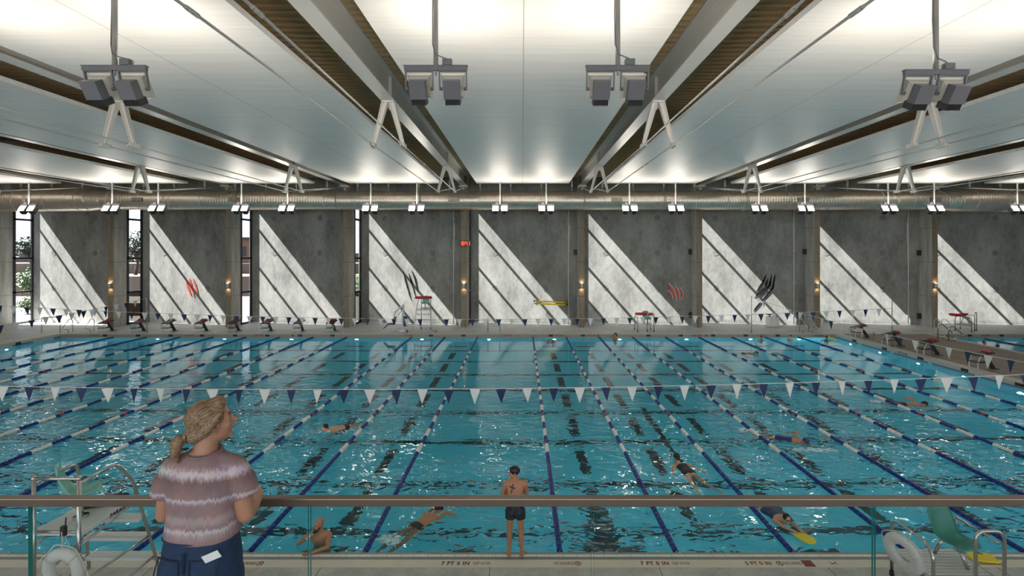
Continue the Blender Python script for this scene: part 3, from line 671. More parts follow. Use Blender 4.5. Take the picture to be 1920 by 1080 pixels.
# ------------------------------------------------------------------ floodlight pairs
def make_flood(label, loc, rz, group, rod_top):
    """lamp faces look towards local +Y and upward"""
    t = thing('floodlight', label, 'light', loc, rz, group)
    p = MB().cyl((0, 0, 0.02), (0, 0, rod_top), 0.042, n=10); p.cyl((0, 0, -0.12), (0, 0, 0.02), 0.02, n=8)
    p.build('pole', 'white_steel' if 'bright' in label else 'near_pole', t)
    MB().tube([(-0.05, 0, rod_top), (-0.055, 0, 0.9), (-0.05, -0.02, 0.4), (0.0, -0.05, 0.22), (0.12, -0.05, 0.17), (0.2, 0, 0.16)], 0.010, 6).build('cable', 'lamp_grey', t)
    MB().box(-0.54, 0.54, -0.035, 0.035, -0.04, 0.035).box(-0.55, 0.55, -0.045, 0.045, 0.03, 0.042).build('crossbar', 'lamp_grey', t)
    MB().box(0.12, 0.28, -0.06, 0.06, 0.045, 0.145).build('junction_box', 'lamp_grey', t)
    fn = Vector((0, 0.86, 0.51)).normalized(); up = Vector((0, -0.51, 0.86)).normalized(); rt = Vector((1, 0, 0))
    for sx in (-1, 1):
        c = Vector((sx*0.29, 0.03, -0.33))
        h = MB()
        rings = []
        for dist, half in ((-0.02, 0.10), (0.05, 0.17), (0.14, 0.205), (0.16, 0.205)):
            rings.append([c+fn*dist+rt*half*a+up*half*b for a, b in ((-1, -1), (1, -1), (1, 1), (-1, 1))])
        h.loft(rings, smooth=False)
        hd = h.build('lamp_head', 'reflector', t)
        MB().add([c+fn*0.163+rt*a*0.185+up*b*0.185 for a, b in ((-1, -1), (1, -1), (1, 1), (-1, 1))], [(0, 1, 2, 3)]).build('lens', 'lens', hd)
        bx = MB(); bc = c-fn*0.11
        bx.obox(bc, rt*0.135, up*0.15, fn*0.09)
        bx.build('gear_box', 'lamp_grey', hd)
        fb = MB(); fc = c-fn*0.06-up*0.20
        fb.obox(fc, rt*0.125, up*0.05, fn*0.10)
        for i in range(9): fb.obox(fc+rt*(-0.12+0.03*i), rt*0.004, up*0.062, fn*0.112)
        fb.build('heat_sink', 'lamp_black', hd)
        y = MB()
        for s2 in (-1, 1):
            y.bar((sx*0.29+s2*0.232, 0, -0.02), (sx*0.29+s2*0.232, c.y+0.04, c.z-0.02), 0.022, 0.05, up=(0, 1, 0))
            y.cyl((sx*0.29+s2*0.235, c.y+0.04, c.z), (sx*0.29+s2*0.19, c.y+0.04, c.z), 0.03, n=8)
        y.bar((sx*0.29-0.235, 0, -0.05), (sx*0.29+0.235, 0, -0.05), 0.05, 0.02)
        y.build('yoke', 'lamp_grey', t)
    return t
zb = 8.72
fl0 = None; i = 0
for j in range(-4, 4):
    for s in (-1.48, 1.52):
        x = 0.025+8.41*j+s
        lab = 'bright floodlight pair glowing before the round duct, %s counted from the tree windows' % ORD[i]
        if fl0 is None:
            fl0 = make_flood(lab, (x, 31.6, zb), PI, 'floodlights along the duct', 10.17-zb); fsn = snapshot(fl0)
        else: dup(fl0, (x, 31.6, zb), None, lab, tree=fsn)
        i += 1
dup(fl0, (0.025+8.41*4-1.48, 31.6, zb), None, 'bright floodlight pair glowing before the round duct, seventeenth counted from the tree windows', tree=fsn)
labs = {-6.92: 'grey floodlight pair seen from behind, hanging above the woman at the railing', -1.49: 'grey floodlight pair seen from behind, between woman and ceiling centre seam',
        1.62: 'grey floodlight pair seen from behind, nearest past the ceiling centre seam', 7.02: 'grey floodlight pair seen from behind, above the teal guard chair',
        -9.9: 'added off-frame floodlight pair beyond the one above the woman', 9.9: 'added off-frame floodlight pair beyond the one above the teal guard chair'}  # outermost pairs carry the row on out of view, added to light the hall
n0 = None
for x, lab in labs.items():
    y = 8.25 if abs(x) > 1.6 else 8.36
    z = CAMZ+(VY-(128 if x < 5 else 136))*y/F_PX
    if n0 is None: n0 = make_flood(lab, (x, y, z), 0, 'floodlights over the near edge', 10.17-z); nsn = snapshot(n0)
    else: dup(n0, (x, y, z), None, lab, tree=nsn)
# ------------------------------------------------------------------ wall fittings
SC = {0: 'tree window', 1: 'third window', 3: 'red digital clock', 4: 'yellow rescue poles', 6: 'corner grab rails', 7: 'bright low chair by the second pool'}
def make_sconce(label, loc):
    t = thing('wall_sconce', label, 'wall lamp', loc, 0, 'sconces on the concrete fins')
    MB().cyl((0, -0.10, -0.19), (0, -0.10, 0.19), 0.085, n=16).build('shade', 'sconce', t)
    MB().box(-0.05, 0.05, -0.06, 0.0, -0.06, 0.06).build('bracket', 'sconce', t)
    for z in (0.191, -0.191): MB().loft([[(0.07*math.cos(2*PI*k/16), -0.10+0.07*math.sin(2*PI*k/16), z+d) for k in range(16)] for d in (0, 0.002)]).build('glow_disc', 'sconce_glow', t)
    return t
s0 = None
for k, nm in {0: 'fin beside the second window from the pale curb', 1: 'fin beside the third window from the pale curb', 3: 'fin below the red digital clock', 4: 'fin next to the yellow rescue poles', 6: 'fin behind the corner grab rails', 7: 'fin behind the flag pole on the brown deck'}.items():
    loc = (fx(k)+0.2, YA-0.004, CAMZ-(536-VY)*YA/F_PX); lab = 'lit cylindrical wall sconce on the concrete %s' % nm
    if s0 is None: s0 = make_sconce(lab, loc); ssn = snapshot(s0)
    else: dup(s0, loc, None, lab, tree=ssn)

p = at(872, 456.5, YA-0.12)
ck = thing('digital_clock', 'red digital clock reading 18:41 on a concrete fin', 'clock', p)
MB().box(-0.40, 0.40, -0.06, 0.10, -0.19, 0.19).build('case', 'clock_dark', ck, bevel=0.01)
SEG = {'1': 'bc', '8': 'abcdefg', '4': 'fgbc'}
def digit(ch, cx):
    w_, h_, t_ = 0.052, 0.12, 0.016; b = MB()
    P = {'a': (-w_, h_, w_, h_), 'g': (-w_, 0, w_, 0), 'd': (-w_, -h_, w_, -h_), 'f': (-w_, 0, -w_, h_), 'b': (w_, 0, w_, h_), 'e': (-w_, -h_, -w_, 0), 'c': (w_, -h_, w_, 0)}
    for sg in SEG[ch]:
        x0, z0, x1, z1 = P[sg]; b.box(cx+min(x0, x1)-t_, cx+max(x0, x1)+t_, -0.068, -0.058, min(z0, z1)-t_, max(z0, z1)+t_)
    b.build('digit', 'clock_red', ck)
for ch, cx in (('1', -0.29), ('8', -0.12), ('4', 0.10), ('1', 0.26)): digit(ch, cx)
b = MB(); b.box(-0.02, 0.01, -0.068, -0.058, 0.04, 0.07).box(-0.02, 0.01, -0.068, -0.058, -0.07, -0.04); b.build('colon', 'clock_red', ck)

def panel_pt(k, px, py, off=0.0):
    """where the sight line to (px, py) meets tilted panel k"""
    x0, x1 = fx(k)+0.28, fx(k+1)
    a, bb = Vector((x0, YC)), Vector((x1, YB)); ry = (px-VX)/F_PX
    d = bb-a; tt = (a.x-ry*a.y)/(ry*d.y-d.x); q = a+d*tt
    n = Vector((d.y, -d.x)).normalized()
    return Vector((q.x+n.x*off, q.y+n.y*off, CAMZ-(py-VY)*q.y/F_PX))
def claw_mark(name, label, k, strokes, mats, wid, rim=False):
    org = panel_pt(k, strokes[0][0][0], strokes[0][0][1]); t = thing('claw_mark', label, 'wall decoration', org)
    x0, x1 = fx(k)+0.28, fx(k+1); n = Vector((YB-YC, -(x1-x0), 0)).normalized(); ux = Vector((x1-x0, YB-YC, 0)).normalized()
    for st in strokes:
        pts = [panel_pt(k, *q)-org for q in st]; sm = []
        for i in range(len(pts)-1):
            for j in range(5): sm.append(pts[i].lerp(pts[i+1], j/5))
        sm.append(pts[-1]); L = len(sm)-1; rnd = random.Random(int(st[0][0]*7))
        left, right = [], []
        for i, q in enumerate(sm):
            d = (sm[min(i+1, L)]-sm[max(i-1, 0)]).normalized(); sd = n.cross(d).normalized()
            h = wid*(math.sin(PI*min(1, (i+0.2)/(L+0.4)))**0.8)*(0.75+0.5*rnd.random())
            left.append(q+sd*h); right.append(q-sd*h)
        out = left+right[::-1]
        poly = [(v.dot(ux), v.z) for v in out]
        MB().prism(poly, n*0.012, ux, (0, 0, 1), -n*0.010).build('claw', mats, t)
        if rim:
            c = [((a[0]+0.035), a[1]+0.02) for a in poly]
            MB().prism(c, n*0.006, ux, (0, 0, 1), -n*0.004).build('claw_rim', 'claw_white', t)
claw_mark('a', 'three red claw slashes on the sunlit panel beside the tree window', 0, [[(349, 528), (353, 540), (358.5, 555)], [(355, 521), (359, 537), (364.5, 558)], [(362, 522), (366, 534), (371, 551)]], 'claw_red', 0.075)
claw_mark('b', 'three thin black claw slashes behind the tall lifeguard chair', 2, [[(756, 508), (762, 532), (771, 563)], [(766, 512), (772, 530), (779, 556)], [(772, 507), (778, 522), (784, 548)]], 'claw_black', 0.05)
claw_mark('c', 'four red claw slashes with pale rims on the shaded panel', 4, [[(1251.5, 544), (1257, 551), (1261.5, 561)], [(1253, 531), (1262, 545), (1268, 564.5)], [(1265, 536), (1270, 546), (1274, 562)], [(1274.5, 539.5), (1278, 548), (1279, 561)]], 'claw_red', 0.075, True)
claw_mark('d', 'five long black claw slashes beside the white equipment case', 5, [[(1438, 513), (1430, 530), (1418, 548)], [(1440.5, 521), (1434, 540), (1414, 558)], [(1447, 514), (1443, 535), (1424, 556)], [(1453.5, 512), (1449, 540), (1428, 564)], [(1427, 566), (1413, 582.5)]], 'claw_black', 0.07)

for k, px in ((3, 851), (4, 1066), (6, 1488), (7, 1702)):
    a = panel_pt(k-1, px, 600, 0.055)
    q = MB().cyl((0, 0, 0), (0, 0, 8.6), 0.035, n=8)
    for z in (0.6, 3.0, 5.4, 7.8): q.box(-0.07, 0.07, 0.0, 0.03, z, z+0.05)
    o = q.build('conduit', 'pipe_white', loc=(a.x, a.y, 0.3))
    tag(o, 'thin white vertical conduit on the panel %s' % {3: 'behind the tall lifeguard chair', 4: 'behind the yellow rescue poles', 6: 'beside the white equipment case', 7: 'behind the flag pole on the brown deck'}[k], 'conduit', 'wall conduits')
for px, py, k, nm in ((1080.5, 473, 3, 'beside the yellow rescue poles, high up'), (1295.5, 472, 4, 'high above the red claw slashes'), (1509.5, 472, 5, 'high beside the fin with the corner grab rails'), (1723.5, 474, 6, 'high on the panel behind the flag pole'), (1724, 592, 6, 'low on the panel behind the flag pole'), (1296, 590, 4, 'low beside the bright fin past the red claw slashes')):
    a = panel_pt(k, px, py, 0.1)
    sp = thing('wall_speaker', 'small black wall box %s' % nm, 'speaker', a, 0, 'black wall boxes')
    MB().box(-0.2, 0.2, -0.12, 0.05, -0.2, 0.2).build('case', 'black', sp, bevel=0.02); MB().box(-0.05, 0.05, 0.05, 0.13, -0.05, 0.05).build('bracket', 'black', sp)

# rescue poles on hooks
a, b2 = panel_pt(3, 1002, 566, 0.35), panel_pt(3, 1066, 569, 0.35)
for dz, nm, c in ((0.10, 'upper', 'upper of the two yellow rescue poles on the shaded wall'), (-0.08, 'lower', 'lower of the two yellow rescue poles on the shaded wall')):
    t = thing('rescue_pole', c, 'rescue pole', a+Vector((0, 0, dz)), 0, 'rescue poles')
    d = b2-a
    MB().cyl(d*0.04, d*0.96, 0.06, n=8).build('pole', 'yellow', t); MB().cyl((0, 0, 0), d*0.05, 0.058, n=8).build('end_cap', 'float_blue' if dz > 0 else 'float_white', t)
    MB().cyl(d*0.94, d, 0.06, n=8).build('end_cap', 'black', t)
for i, f in enumerate((0.1, 0.92)):
    q = a.lerp(b2, f); x0, x1 = fx(3)+0.28, fx(4); n = Vector((YB-YC, -(x1-x0), 0)).normalized()
    tag(MB().bar((0, 0, -0.25), (0, 0, 0.25), 0.05, 0.03).bar((0, 0, -0.19), -n*0.34+Vector((0, 0, -0.19)), 0.04, 0.04).bar((0, 0, 0.0), -n*0.34, 0.04, 0.04).build('pole_hook', 'black', loc=q-n*-0.08), 'black wall hook holding the %s end of the yellow rescue poles' % ('blue' if i == 0 else 'dark'), 'hook')

# underwater lamps in the far and side walls
def pool_lamp(loc, axis, label):
    t = thing('underwater_lamp', label, 'pool light', loc, 0, 'underwater lamps')
    n = Vector(axis); a, b = (Vector((1, 0, 0)), Vector((0, 0, 1))) if abs(n.y) > 0.5 else (Vector((0, 1, 0)), Vector((0, 0, 1)))
    MB().torus(n*0.01, a, b, 0.115, 0.025, 20, 8).build('bezel', 'steel', t)
    MB().loft([[n*o+a*0.095*math.cos(2*PI*k/16)+b*0.095*math.sin(2*PI*k/16) for k in range(16)] for o in (0.004, 0.015)]).build('lens', 'pool_lamp', t)
for i, Y in enumerate((30.4, 27.9, 25.2, 22.6, 20.0, 17.4)): pool_lamp((XR-0.02, Y, -0.75), (-1, 0, 0), 'glowing underwater lamp in the wall under the brown deck, %s from the far corner' % ORD[i])
for i, Y in enumerate((28.6, 24.0)): pool_lamp((XL+0.02, Y, -0.75), (1, 0, 0), 'glowing underwater lamp below the pale curb, %s from its corner' % ORD[i])
for i, x in enumerate((-27, -22, -17, -12, -7.6, 0.7, 3.4, 8, 13, 18)): pool_lamp((x, YN+0.02, -0.75), (0, 1, 0), 'added unseen underwater lamp in the near pool wall, %s counted from the pale curb side' % ORD[i])  # near-wall lamps are added out of view to brighten the water
for i, x in enumerate((-24, -19.6, -15.2, -10.9, -6.6, -2.2, 2.1, 6.4, 10.8, 15.0, 18.2)): pool_lamp((x, YF-0.02, -0.6), (0, -1, 0), 'glowing underwater lamp in the far pool wall, %s counted from the twin grab rails' % ORD[i])

# ------------------------------------------------------------------ lane ropes
def floats(n, r=0.055, L=0.15):
    rings = []
    for i in range(n):
        for f, rr in ((0.0, 0.45), (0.06, 0.92), (0.2, 1.0), (0.8, 1.0), (0.94, 0.92), (1.0, 0.45)):
            rings.append([(r*rr*math.cos(2*PI*k/10), (i+f)*L, r*rr*math.sin(2*PI*k/10)) for k in range(10)])
    return MB().loft(rings, smooth=False)
mesh_end = floats(30).mesh('float_run', 'float_blue')
sec = {c: floats(4).mesh('float_section', m) for c, m in (('b', 'float_blue'), ('w', 'float_white'), ('k', 'float_black'))}
sec['r'] = floats(1).mesh('float_section', 'float_red'); sec['b1'] = floats(1).mesh('float_section', 'float_blue'); sec['b2'] = floats(2).mesh('float_section', 'float_blue')
def make_rope(label, x, colours, y0, y1, group):
    t = thing('lane_rope', label, 'lane rope', (x, 0, 0.02), 0, group)
    def put(me, y, nm='float_section'):
        o = D.objects.new(nm, me); C.objects.link(o); o.parent = t; o.location = (0, y, 0)
    MB().cyl((0, y0, 0), (0, y1, 0), 0.009, n=6).build('cable', 'steel', t)
    if colours == 'big':
        put(mesh_end, y0+0.05, 'end_float_run'); put(mesh_end, y1-4.55, 'end_float_run')
        y = y0+4.55; c = 'w'
        while y < y1-4.56-0.3:
            mid = y+0.3
            if c == 'b' and (abs(mid-17.1) < 0.62 or abs(mid-23.3) < 0.62):
                put(sec['b1'], y); put(sec['r'], y+0.15); put(sec['b2'], y+0.30)
            else: put(sec[c], y)
            y += 0.6; c = 'b' if c == 'w' else 'w'
        if y < y1-4.6: put(sec['b1'], y)
    else:
        y = y0+0.05; c = 'k'; i = 0
        while y < y1-0.7:
            far = y > y1-5.5
            put(sec['k' if far else c], y); y += 0.6; i += 1; c = 'w' if c == 'k' else 'k'
    MB().torus((0, y0+0.02, 0), (0, 1, 0), (0, 0, 1), 0.04, 0.01, 12, 6).build('end_hook', 'steel', t)
    return t
r0 = make_rope('blue and white lane rope, first counted from the twin grab rails', ROPES[0], 'big', YN, YF, 'lane ropes of the big pool'); rsn = snapshot(r0)
for i, x in enumerate(ROPES[1:], 1): dup(r0, (x, 0, 0.02), None, 'blue and white lane rope, %s counted from the twin grab rails' % ORD[i], tree=rsn)
for i, x in enumerate((27.4, 29.9, 32.4)): make_rope('black and white lane rope in the second pool, %s from the brown deck' % ORD[i], x, 'dark', 10.4, YF, 'lane ropes of the second pool')

# ------------------------------------------------------------------ pennant strings
pen = {}
for c in ('flag_navy', 'flag_white'):
    pen[c] = MB().prism([(-0.15, 0), (0.15, 0), (0.0, -0.42)], (0, -0.002, -0.005), (1, 0, 0), (0, 0, 1), (0, 0.004, 0)).mesh('pennant', c)
def flag_line(label, f, ax, a, b, n0=0, step=0.74):
    t = thing('pennant_string', label, 'flag line')
    pt = (lambda u: Vector((u, f[0], f[1](u)))) if ax == 'x' else (lambda u: Vector((f[0], u, f[1](u))))
    n = int((b-a)/1.2); MB().tube([pt(a+(b-a)*i/n) for i in range(n+1)], 0.011, 5).build('string', 'cord', t)
    u = a+0.6; i = n0; rnd = random.Random(n0+3)
    while u < b-0.3:
        o = D.objects.new('pennant', pen['flag_navy' if i % 2 else 'flag_white']); C.objects.link(o); o.parent = t; o.location = pt(u)
        base = 0 if ax == 'x' else PI/2
        o.rotation_euler = (rnd.uniform(-0.08, 0.08), rnd.uniform(-0.05, 0.05), base+rnd.uniform(-0.35, 0.35) if ax == 'x' else base+rnd.uniform(-0.55, 0.1))
        s = rnd.uniform(0.94, 1.04); o.scale = (s, 1, s)
        u += step; i += 1
    return t
flag_line('string of navy and white pennants across the middle of the pool, nearest the railing', (13.71, lambda x: 1.80+0.01205*x+0.0011*x*x), 'x', XL-0.4, XR+0.4, 1)
flag_line('string of navy and white pennants across the far end before the concrete wall', (27.43, lambda x: 1.84+0.0011*(x+3)**2), 'x', XL-0.4, XR+0.3, 0)
flag_line('string of navy and white pennants from the pole near the twin grab rails', (-25.1, lambda y: 2.54-0.0075*(32.4-y)*(y-8.7)*0.42), 'y', 8.7, 32.4, 0)
flag_line('string of navy and white pennants from the pole by the white equipment case', (15.3, lambda y: 2.62-0.0075*(32.4-y)*(y-8.7)*0.42), 'y', 8.7, 32.4, 1)
def flag_pole(x, y, h, label, z=DZ):
    t = thing('flag_pole', label, 'pole', (x, y, z), 0, 'pennant poles')
    MB().cyl((0, 0, 0.0), (0, 0, h), 0.028, 0.022, n=8).build('post', 'steel', t)
    MB().cyl((0, 0, 0), (0, 0, 0.03), 0.08, n=12).build('base_plate', 'steel', t); MB().torus((0, 0, h), (1, 0, 0), (0, 0, 1), 0.03, 0.008, 12, 6).build('eye', 'steel', t)
flag_pole(-25.1, 32.45, 2.3, 'thin pennant pole on the far deck near the twin grab rails')
flag_pole(15.3, 32.45, 2.4, 'thin pennant pole on the far deck by the white equipment case')
flag_pole(XR+0.3, 27.43, 2.62, 'dark pennant pole on the brown deck between two starting blocks')
flag_pole(XL-0.4, 27.43, 2.6, 'thin pennant pole on the deck at the pale curb')
flag_pole(XR+0.4, 13.71, 2.5, 'thin pennant pole on the brown deck at the nearest string')
flag_pole(XL-0.4, 13.71, 2.9, 'thin pennant pole on the deck at the nearest string')
flag_pole(-25.1, 8.62, 2.3, 'thin pennant pole on the near deck', 0.05)
flag_pole(15.3, 8.62, 2.4, 'thin pennant pole on the near deck past the teal chair', 0.05)

# ------------------------------------------------------------------ starting blocks (front looks along local -Y)
def make_block(label, loc, rz, group):
    t = thing('starting_block', label, 'starting block', loc, rz, group)
    tp = MB(); a, b = Vector((0, -0.30, 0.62)), Vector((0, 0.46, 0.76))
    tp.bar(a, b, 0.52, 0.045); tp.build('platform', 'black', t, bevel=0.01)
    rp = MB(); rp.bar(Vector((0, 0.26, 0.76)), Vector((0, 0.40, 0.85)), 0.40, 0.03); rp.bar(Vector((0, 0.40, 0.77)), Vector((0, 0.43, 0.84)), 0.10, 0.04); rp.build('kick_plate', 'block_red', t)
    MB().bar(Vector((0, -0.24, 0.658)), Vector((0, 0.18, 0.735)), 0.46, 0.012).build('grip_pad', 'black', t)
    MB().bar((0, 0.18, 0.66), (0, 0.62, 0.02), 0.13, 0.11, up=(1, 0, 0)).box(-0.16, 0.16, 0.5, 0.74, 0.0, 0.025).build('leg', 'black', t)
    s = MB().box(-0.24, 0.24, -0.34, 0.0, 0.30, 0.335).bar((0, -0.02, 0.315), (0, 0.42, 0.30), 0.06, 0.05); s.build('step', 'black', t)
    for sx in (-0.22, 0.22): MB().cyl((sx, -0.30, 0.02), (sx, -0.30, 0.31), 0.022, n=8).cyl((sx, -0.30, 0.31), (sx, -0.16, 0.63), 0.018, n=8).build('front_leg', 'white_plastic', t)
    h = MB().tube([(-0.22, -0.32, 0.60), (-0.22, -0.40, 0.55), (-0.20, -0.43, 0.47), (0.20, -0.43, 0.47), (0.22, -0.40, 0.55), (0.22, -0.32, 0.60)], 0.014, 8); h.build('backstroke_grip', 'steel', t)
    return t
bl = None
for i, px in enumerate((200, 260, 318, 379, 440, 502, 562, 623)):
    x = (px-VX)*32.75/F_PX; lab = 'black starting block with red pad on far deck, %s counted from the twin grab rails' % ORD[i]
    if bl is None: bl = make_block(lab, (x, 32.62, DZ), 0, 'starting blocks on the far deck'); bsn = snapshot(bl)
    else: dup(bl, (x, 32.62, DZ), 0, lab, tree=bsn)
for i, Y in enumerate((30.7, 28.0, 25.5, 22.5)):
    dup(bl, (XR+0.62, Y, DZ), -PI/2, 'black starting block with red pad on the brown side deck, %s from the far corner' % ORD[i], 'starting blocks on the brown side deck', bsn)

# ------------------------------------------------------------------ grab rails and small deck things
def bend(pts, r=0.08, n=5):
    """round the corners of a polyline"""
    pts = [Vector(p) for p in pts]; out = [pts[0]]
    for i in range(1, len(pts)-1):
        a, b, c = pts[i-1], pts[i], pts[i+1]; d0, d1 = (a-b), (c-b); q = min(r, d0.length*0.45, d1.length*0.45)
        p0, p1 = b+d0.normalized()*q, b+d1.normalized()*q
        for j in range(n+1):
            t = j/n; out.append(p0*(1-t)**2+b*2*t*(1-t)+p1*t*t)
    return out+[pts[-1]]
def grab_rail(loc, rz, label, gap=0.55, mat='steel', r=0.022):
    t = thing('grab_rail', label, 'grab rail', loc, rz)
    for s in (-gap/2, gap/2):
        MB().tube(bend([(s, 0.55, 0), (s, 0.55, 0.80), (s, 0.28, 0.92), (s, -0.32, 0.40), (s, -0.30, 0.28), (s, 0.15, 0.22), (s, 0.20, 0.0)], 0.12), r, 8).build('rail', mat, t)
        for y in (0.55, 0.20): pass
    return t
p = ground(135, 625, DZ); grab_rail((p.x+0.2, 32.35, DZ), 0.15, 'twin steel grab rails on the far deck beside the pale curb corner', 1.3)
p = at(926, 625, 32.6); grab_rail((p.x, 32.3, DZ), 0, 'steel grab rails on the far deck between digital clock and yellow rescue poles', 0.8)
p = at(1512, 625, 32.6); grab_rail((p.x, 32.3, DZ), 0, 'bright steel grab rails at the far corner of the brown deck', 0.62, r=0.03)
p = ground(1713, 641, DZ); grab_rail((X2-0.45, 29.8, DZ), PI/2, 'looped steel grab rails at the edge of the second pool', 0.75, r=0.03)
p = at(1767, 628, 32.5); grab_rail((p.x, 32.3, DZ), 0, 'thin white grab rails at the far end of the second pool', 0.5, 'white_steel', 0.018)
t = thing('handrail', 'bent steel handrail standing on the pale curb near its corner', 'handrail', (-31.0, 31.3, DZ))
a, b2 = Vector((0, 0, 0)), Vector((1.0, 0.55, 0))
a = ground(78, 623, DZ)-Vector((-31.0, 31.3, DZ)); b2 = ground(113, 623, DZ)-Vector((-31.0, 31.3, DZ))
MB().tube(bend([a, a+Vector((0, 0, 1.0)), b2+Vector((0, 0, 1.0)), b2], 0.15), 0.024, 8).build('rail', 'steel', t)
for q in (a, b2): MB().cyl(q, q+Vector((0, 0, 0.03)), 0.06, n=10).build('flange', 'steel', t)

p = at(1449.5, 608, 35.0)
t = thing('equipment_case', 'white equipment case with dark tray on top by the black claw slashes', 'case', (p.x, 35.1, DZ))
MB().box(-0.36, 0.36, -0.3, 0.3, 0.02, 0.72).build('case', 'cabinet', t, bevel=0.03); MB().box(-0.30, 0.12, -0.315, -0.3, 0.18, 0.6).build('panel', 'white_plastic', t)
MB().cyl((-0.2, 0, 0.72), (-0.2, 0, 0.86), 0.05, n=10).box(-0.42, 0.02, -0.18, 0.18, 0.86, 0.9).build('tray', 'black', t)
for x in (-0.3, 0.3): MB().cyl((x, -0.25, 0.0), (x, -0.25, 0.05), 0.04, n=8).build('foot', 'rubber', t)

p = ground(754, 622, DZ)
t = thing('pool_lift', 'pool access lift with folded blue seat on far deck beside the tall chair', 'pool lift', (p.x, p.y+0.1, DZ))
MB().box(-0.22, 0.22, -0.2, 0.3, 0.0, 0.12).build('base', 'cabinet', t, bevel=0.02)
MB().bar((0, 0.05, 0.1), (0.05, 0.05, 1.75), 0.13, 0.12, up=(0, 1, 0)).build('mast', 'white_steel', t)
MB().bar((0.1, 0.0, 1.85), (-0.55, -0.1, 1.25), 0.09, 0.09, up=(0, 1, 0)).bar((-0.5, -0.1, 1.3), (-0.62, -0.1, 0.55), 0.06, 0.06, up=(0, 1, 0)).bar((0.1, 0.02, 1.62), (-0.3, 0.0, 1.1), 0.06, 0.06, up=(0, 1, 0)).build('arm', 'white_steel', t)
MB().box(-0.95, -0.5, -0.3, 0.15, 0.50, 0.57).bar((-0.55, -0.08, 0.55), (-0.45, -0.08, 1.0), 0.42, 0.06, up=(1, 0, 0)).bar((-0.95, -0.08, 0.5), (-1.25, -0.08, 0.22), 0.36, 0.05, up=(1, 0, 0)).build('seat', 'blue_lift', t)
MB().box(0.08, 0.32, -0.1, 0.08, 0.35, 1.05).build('cover', 'blue_lift', t, bevel=0.03)
for i, (px, py) in enumerate(((1160.5, 622.5), (1281, 622.5), (1340, 622.5), (1460, 622.5), (1044, 623), (643, 623.5), (585, 623.5), (1790, 623), (347, 623), (404, 623))):
    q = ground(px, py, DZ); d = MB().loft([[(rr*math.cos(2*PI*k/16), rr*math.sin(2*PI*k/16), z) for k in range(16)] for rr, z in ((0.10, 0.0), (0.10, 0.012), (0.07, 0.018))])
    o = d.build('drain_cover', 'white_plastic', loc=(q.x, q.y, DZ)); tag(o, 'small round white drain cover set in the far deck', 'drain cover', 'drain covers on the far deck')

# ------------------------------------------------------------------ lettering on the pool edge
def letter(name, label, segs, x, y, z, flat, size, mats, group=None):
    t = thing(name, label, 'lettering', (x, y, z), 0, group)
    for body, dx, sz, bold, sp, sx in segs:
        me = text_mesh(body, sz, 0.001, bold, sp, sx); o = mesh_obj('lettering', me, [mats], t); o.location = (dx, 0, 0)
        if not flat: o.rotation_euler = (PI/2, 0, 0)
    return t
def no_sign(t, x, r=0.055):
    MB().torus((x, 0, 0), (1, 0, 0), (0, 1, 0), r, 0.008, 24, 6, squash=0.15).bar((x-r*0.7, r*0.7, 0), (x+r*0.7, -r*0.7, 0), 0.014, 0.002).build('prohibition_sign', 'mark', t)
    MB().bar((x-0.02, -0.03, 0), (x+0.01, 0.03, 0), 0.012, 0.002).sph((x+0.015, 0.038, 0), 0.009, n=8, m=4).bar((x, 0, 0), (x+0.03, -0.012, 0), 0.01, 0.002).build('runner_figure', 'mark', t)
zt = 0.0512; yt = 8.735
def seven(px, nm):
    q = ground(px, 1055.5, 0.05)
    return letter('depth_marking', 'red 7 FT 0 IN DEEP WATER lettering %s' % nm, [('7 FT 0 IN', -0.20, 0.135, 0.005, 1.12, 0.86), ('DEEP WATER', 0.27, 0.115, 0.0, 1.0, 0.46)], q.x, yt, zt, True, 1, 'mark', 'deep water markings')
seven(875, 'on the near edge beside the standing man'); seven(1248, 'by the glass joint past the standing man')
for px, nm in ((467, 'behind the woman with the ponytail'), (1061, 'just past the standing man'), (1850, 'behind the teal guard chair')):
    q = ground(px, 1055.5, 0.05)
    t = letter('warning_marking', 'red lettering NO RUNNING on the near edge, %s' % nm, [('NO RUNNING', -0.04, 0.125, 0.001, 1.0, 0.44)], q.x, yt, zt, True, 1, 'mark', 'no running markings'); no_sign(t, 0.21)
q = ground(1455, 1055, 0.05)
t = letter('depth_marking', 'red lettering 5 FT 0 IN NO DIVING with red square below the kickboard swimmer', [('5 FT 0 IN', -0.33, 0.130, 0.004, 1.1, 0.82), ('NO DIVING', 0.29, 0.12, 0.0, 1.0, 0.50)], q.x, yt, zt, True, 1, 'mark'); no_sign(t, 0.055)
MB().box(0.47, 0.66, -0.09, 0.09, -0.001, 0.001).build('red_square', 'mark', t)
q = ground(1558, 1052, 0.05)
t = thing('diver_symbol', 'small dark diver symbol on the near edge beside the red square', 'lettering', (q.x, yt, zt))
MB().bar((-0.05, -0.02, 0), (0.04, 0.01, 0), 0.015, 0.002).bar((-0.02, 0.0, 0), (-0.06, 0.04, 0), 0.012, 0.002).bar((0.04, 0.01, 0), (0.07, -0.03, 0), 0.012, 0.002).sph((0.055, 0.03, 0), 0.012, n=8, m=4).build('figure', 'mark_dark', t)
